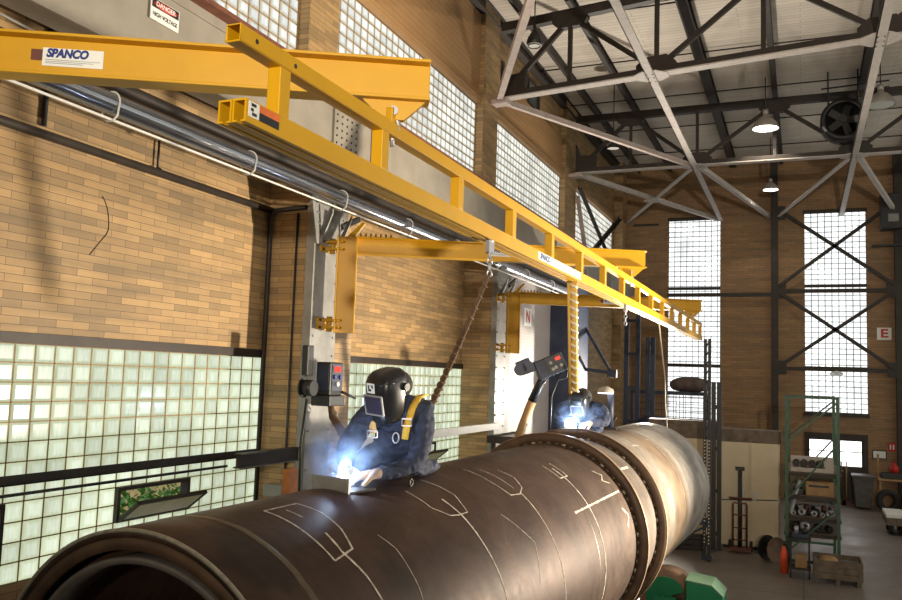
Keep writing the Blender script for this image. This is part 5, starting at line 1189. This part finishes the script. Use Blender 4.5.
# by the door
bn = thing('waste_bin', (1.64, 27.9, 0), 'grey plastic wheeled waste bin beside the door', 'bin')
m = MB(); b0 = [(1.44, 27.6, .06), (1.84, 27.6, .06), (1.84, 28.1, .06), (1.44, 28.1, .06)]; b1 = [(1.36, 27.5, .95), (1.93, 27.5, .95), (1.93, 28.2, .95), (1.36, 28.2, .95)]; m.hexa([V(p) for p in b0+b1]); m.build('tub', M['plastic'], bn, .03)
MB().box((1.33, 27.47, .93), (1.96, 28.23, 1.0)).build('lid', M['plastic'], bn, .02)
for x in (1.46, 1.80): MB().tube([(x-.02, 28.12, .08), (x+.02, 28.12, .08)], .08, 14).build('wheel', M['rubber'], bn)
for i, (x, lb, mt) in enumerate(((1.08, 'reddish broom leaning by the right door leaf', 'redbrown'), (1.22, 'brown shovel handle leaning by the right door leaf', 'woodL'))):
    b_ = thing('long_handled_tool', (x, 28.45, 0), lb, 'tool', 'tools leaning by the door'); MB().tube([(x, 28.4, .1), (x+.02, 28.58, 1.3)], .018, 8).build('handle', M[mt], b_); MB().box((x-.12, 28.3, 0), (x+.12, 28.42, .12)).build('head', M['redbrown'], b_)
tb = thing('tool_table', (2.45, 28.2, 0), 'wooden tool table against the end wall right of the bin', 'table')
MB().box((2.05, 27.85, .86), (2.85, 28.38, .92)).build('top', M['woodL'], tb)
for x in (2.08, 2.78):
    for y in (27.88, 28.3): MB().box((x, y, 0), (x+.06, y+.06, .86)).build('leg', M['woodL'], tb)
MB().box((2.06, 28.32, .92), (2.12, 28.36, 1.6)).build('back_post', M['woodL'], tb)
tag(MB().box((2.14, 27.9, .92), (2.7, 28.25, 1.10)).build('tool_case', M['black'], bevel=.02), 'black tool case on the wooden tool table', 'case')
eb_ = MB().lathe((2.5, 28.08, 1.10), (0, 0, 1), [(0, .001), (0, .12), (.16, .12), (.22, .07), (.3, .05), (.3, .001)], 18); tag(eb_.build('red_canister', M['red']), 'red canister on top of the black tool case', 'canister')
for x, y, lb in ((2.28, 27.5, 'dark tyre leaning left in front of the tool table'), (2.95, 27.3, 'dark tyre leaning right in front of the tool table')):
    tag(MB().lathe((x, y, .33), (.25, -1, 0), [(-.09, .18), (-.10, .28), (-.07, .325), (.07, .325), (.10, .28), (.09, .18)], 32, closed=True).build('tyre', M['rubber']), lb, 'tyre', 'tyres by the tool table')
fc = thing('flat_cart', (2.35, 23.6, 0), 'low flat cart with wooden deck and dark wheels at the right edge', 'cart')
MB().box((1.88, 23.2, .42), (2.95, 24.4, .50)).build('deck', M['labelw'], fc, .006)
MB().box((1.88, 23.19, .24), (2.95, 23.25, .42)).box((1.88, 24.35, .24), (2.95, 24.4, .42)).box((1.88, 23.25, .24), (1.93, 24.35, .42)).build('side_board', M['wood'], fc)
for x in (2.0, 2.25, 2.8):
    for y in (23.4, 24.2): MB().tube([(x-.05, y, .15), (x+.05, y, .15)], .15, 18).build('wheel', M['rubber'], fc)

# ------------------------------------------------------------------ lights
def light(name, typ, loc, energy, col=(1, 1, 1), size=.1, target=None, spot=None, blend=.5):
    ld = bpy.data.lights.new(name, typ); ld.energy = energy; ld.color = col
    if typ == 'AREA': ld.size = size
    else: ld.shadow_soft_size = size
    if typ == 'SPOT': ld.spot_size = radians(spot or 60); ld.spot_blend = blend
    o = bpy.data.objects.new(name, ld); COL.objects.link(o); o.location = loc
    if target is not None: o.rotation_euler = (V(target)-V(loc)).to_track_quat('-Z', 'Y').to_euler()
    return o
light('strobe_far', 'SPOT', (-3.9, 23.0, 3.0), 3600, (1, .90, .76), .10, (-4.0, 12.0, 7.5), 110, .9)
light('strobe_key', 'SPOT', (3.4, 11.4, 2.5), 6200, (1, .86, .66), .15, (-5.6, 8.0, 4.8), 80, .8)
light('strobe_back', 'SPOT', (.4, 14.2, 2.9), 1050, (1, .93, .88), .15, (-5.9, 18.0, 4.0), 52, .8)
light('fill_spot', 'SPOT', (1.8, -5.4, 4.6), 5000, (1, .88, .72), .12, (-2.6, 13, 10.5), 76, .9)  # unseen spot added to brighten near faces and the ceiling
light('arc_light_near', 'POINT', (-2.80, 4.84, 2.86), 12, (.55, .72, 1), .02)
light('arc_light_far', 'POINT', (-2.60, 9.98, 3.02), 16, (.55, .72, 1), .03)
w = bpy.data.worlds.new('sky'); S.world = w; w.use_nodes = True
bg = w.node_tree.nodes['Background']; bg.inputs[0].default_value = (.80, .90, 1, 1); bg.inputs[1].default_value = 1.1

S.view_settings.view_transform = 'Standard'; S.view_settings.look = 'None'; S.view_settings.exposure = 0.0; S.view_settings.gamma = 1.0; S.view_settings.use_curve_mapping = False
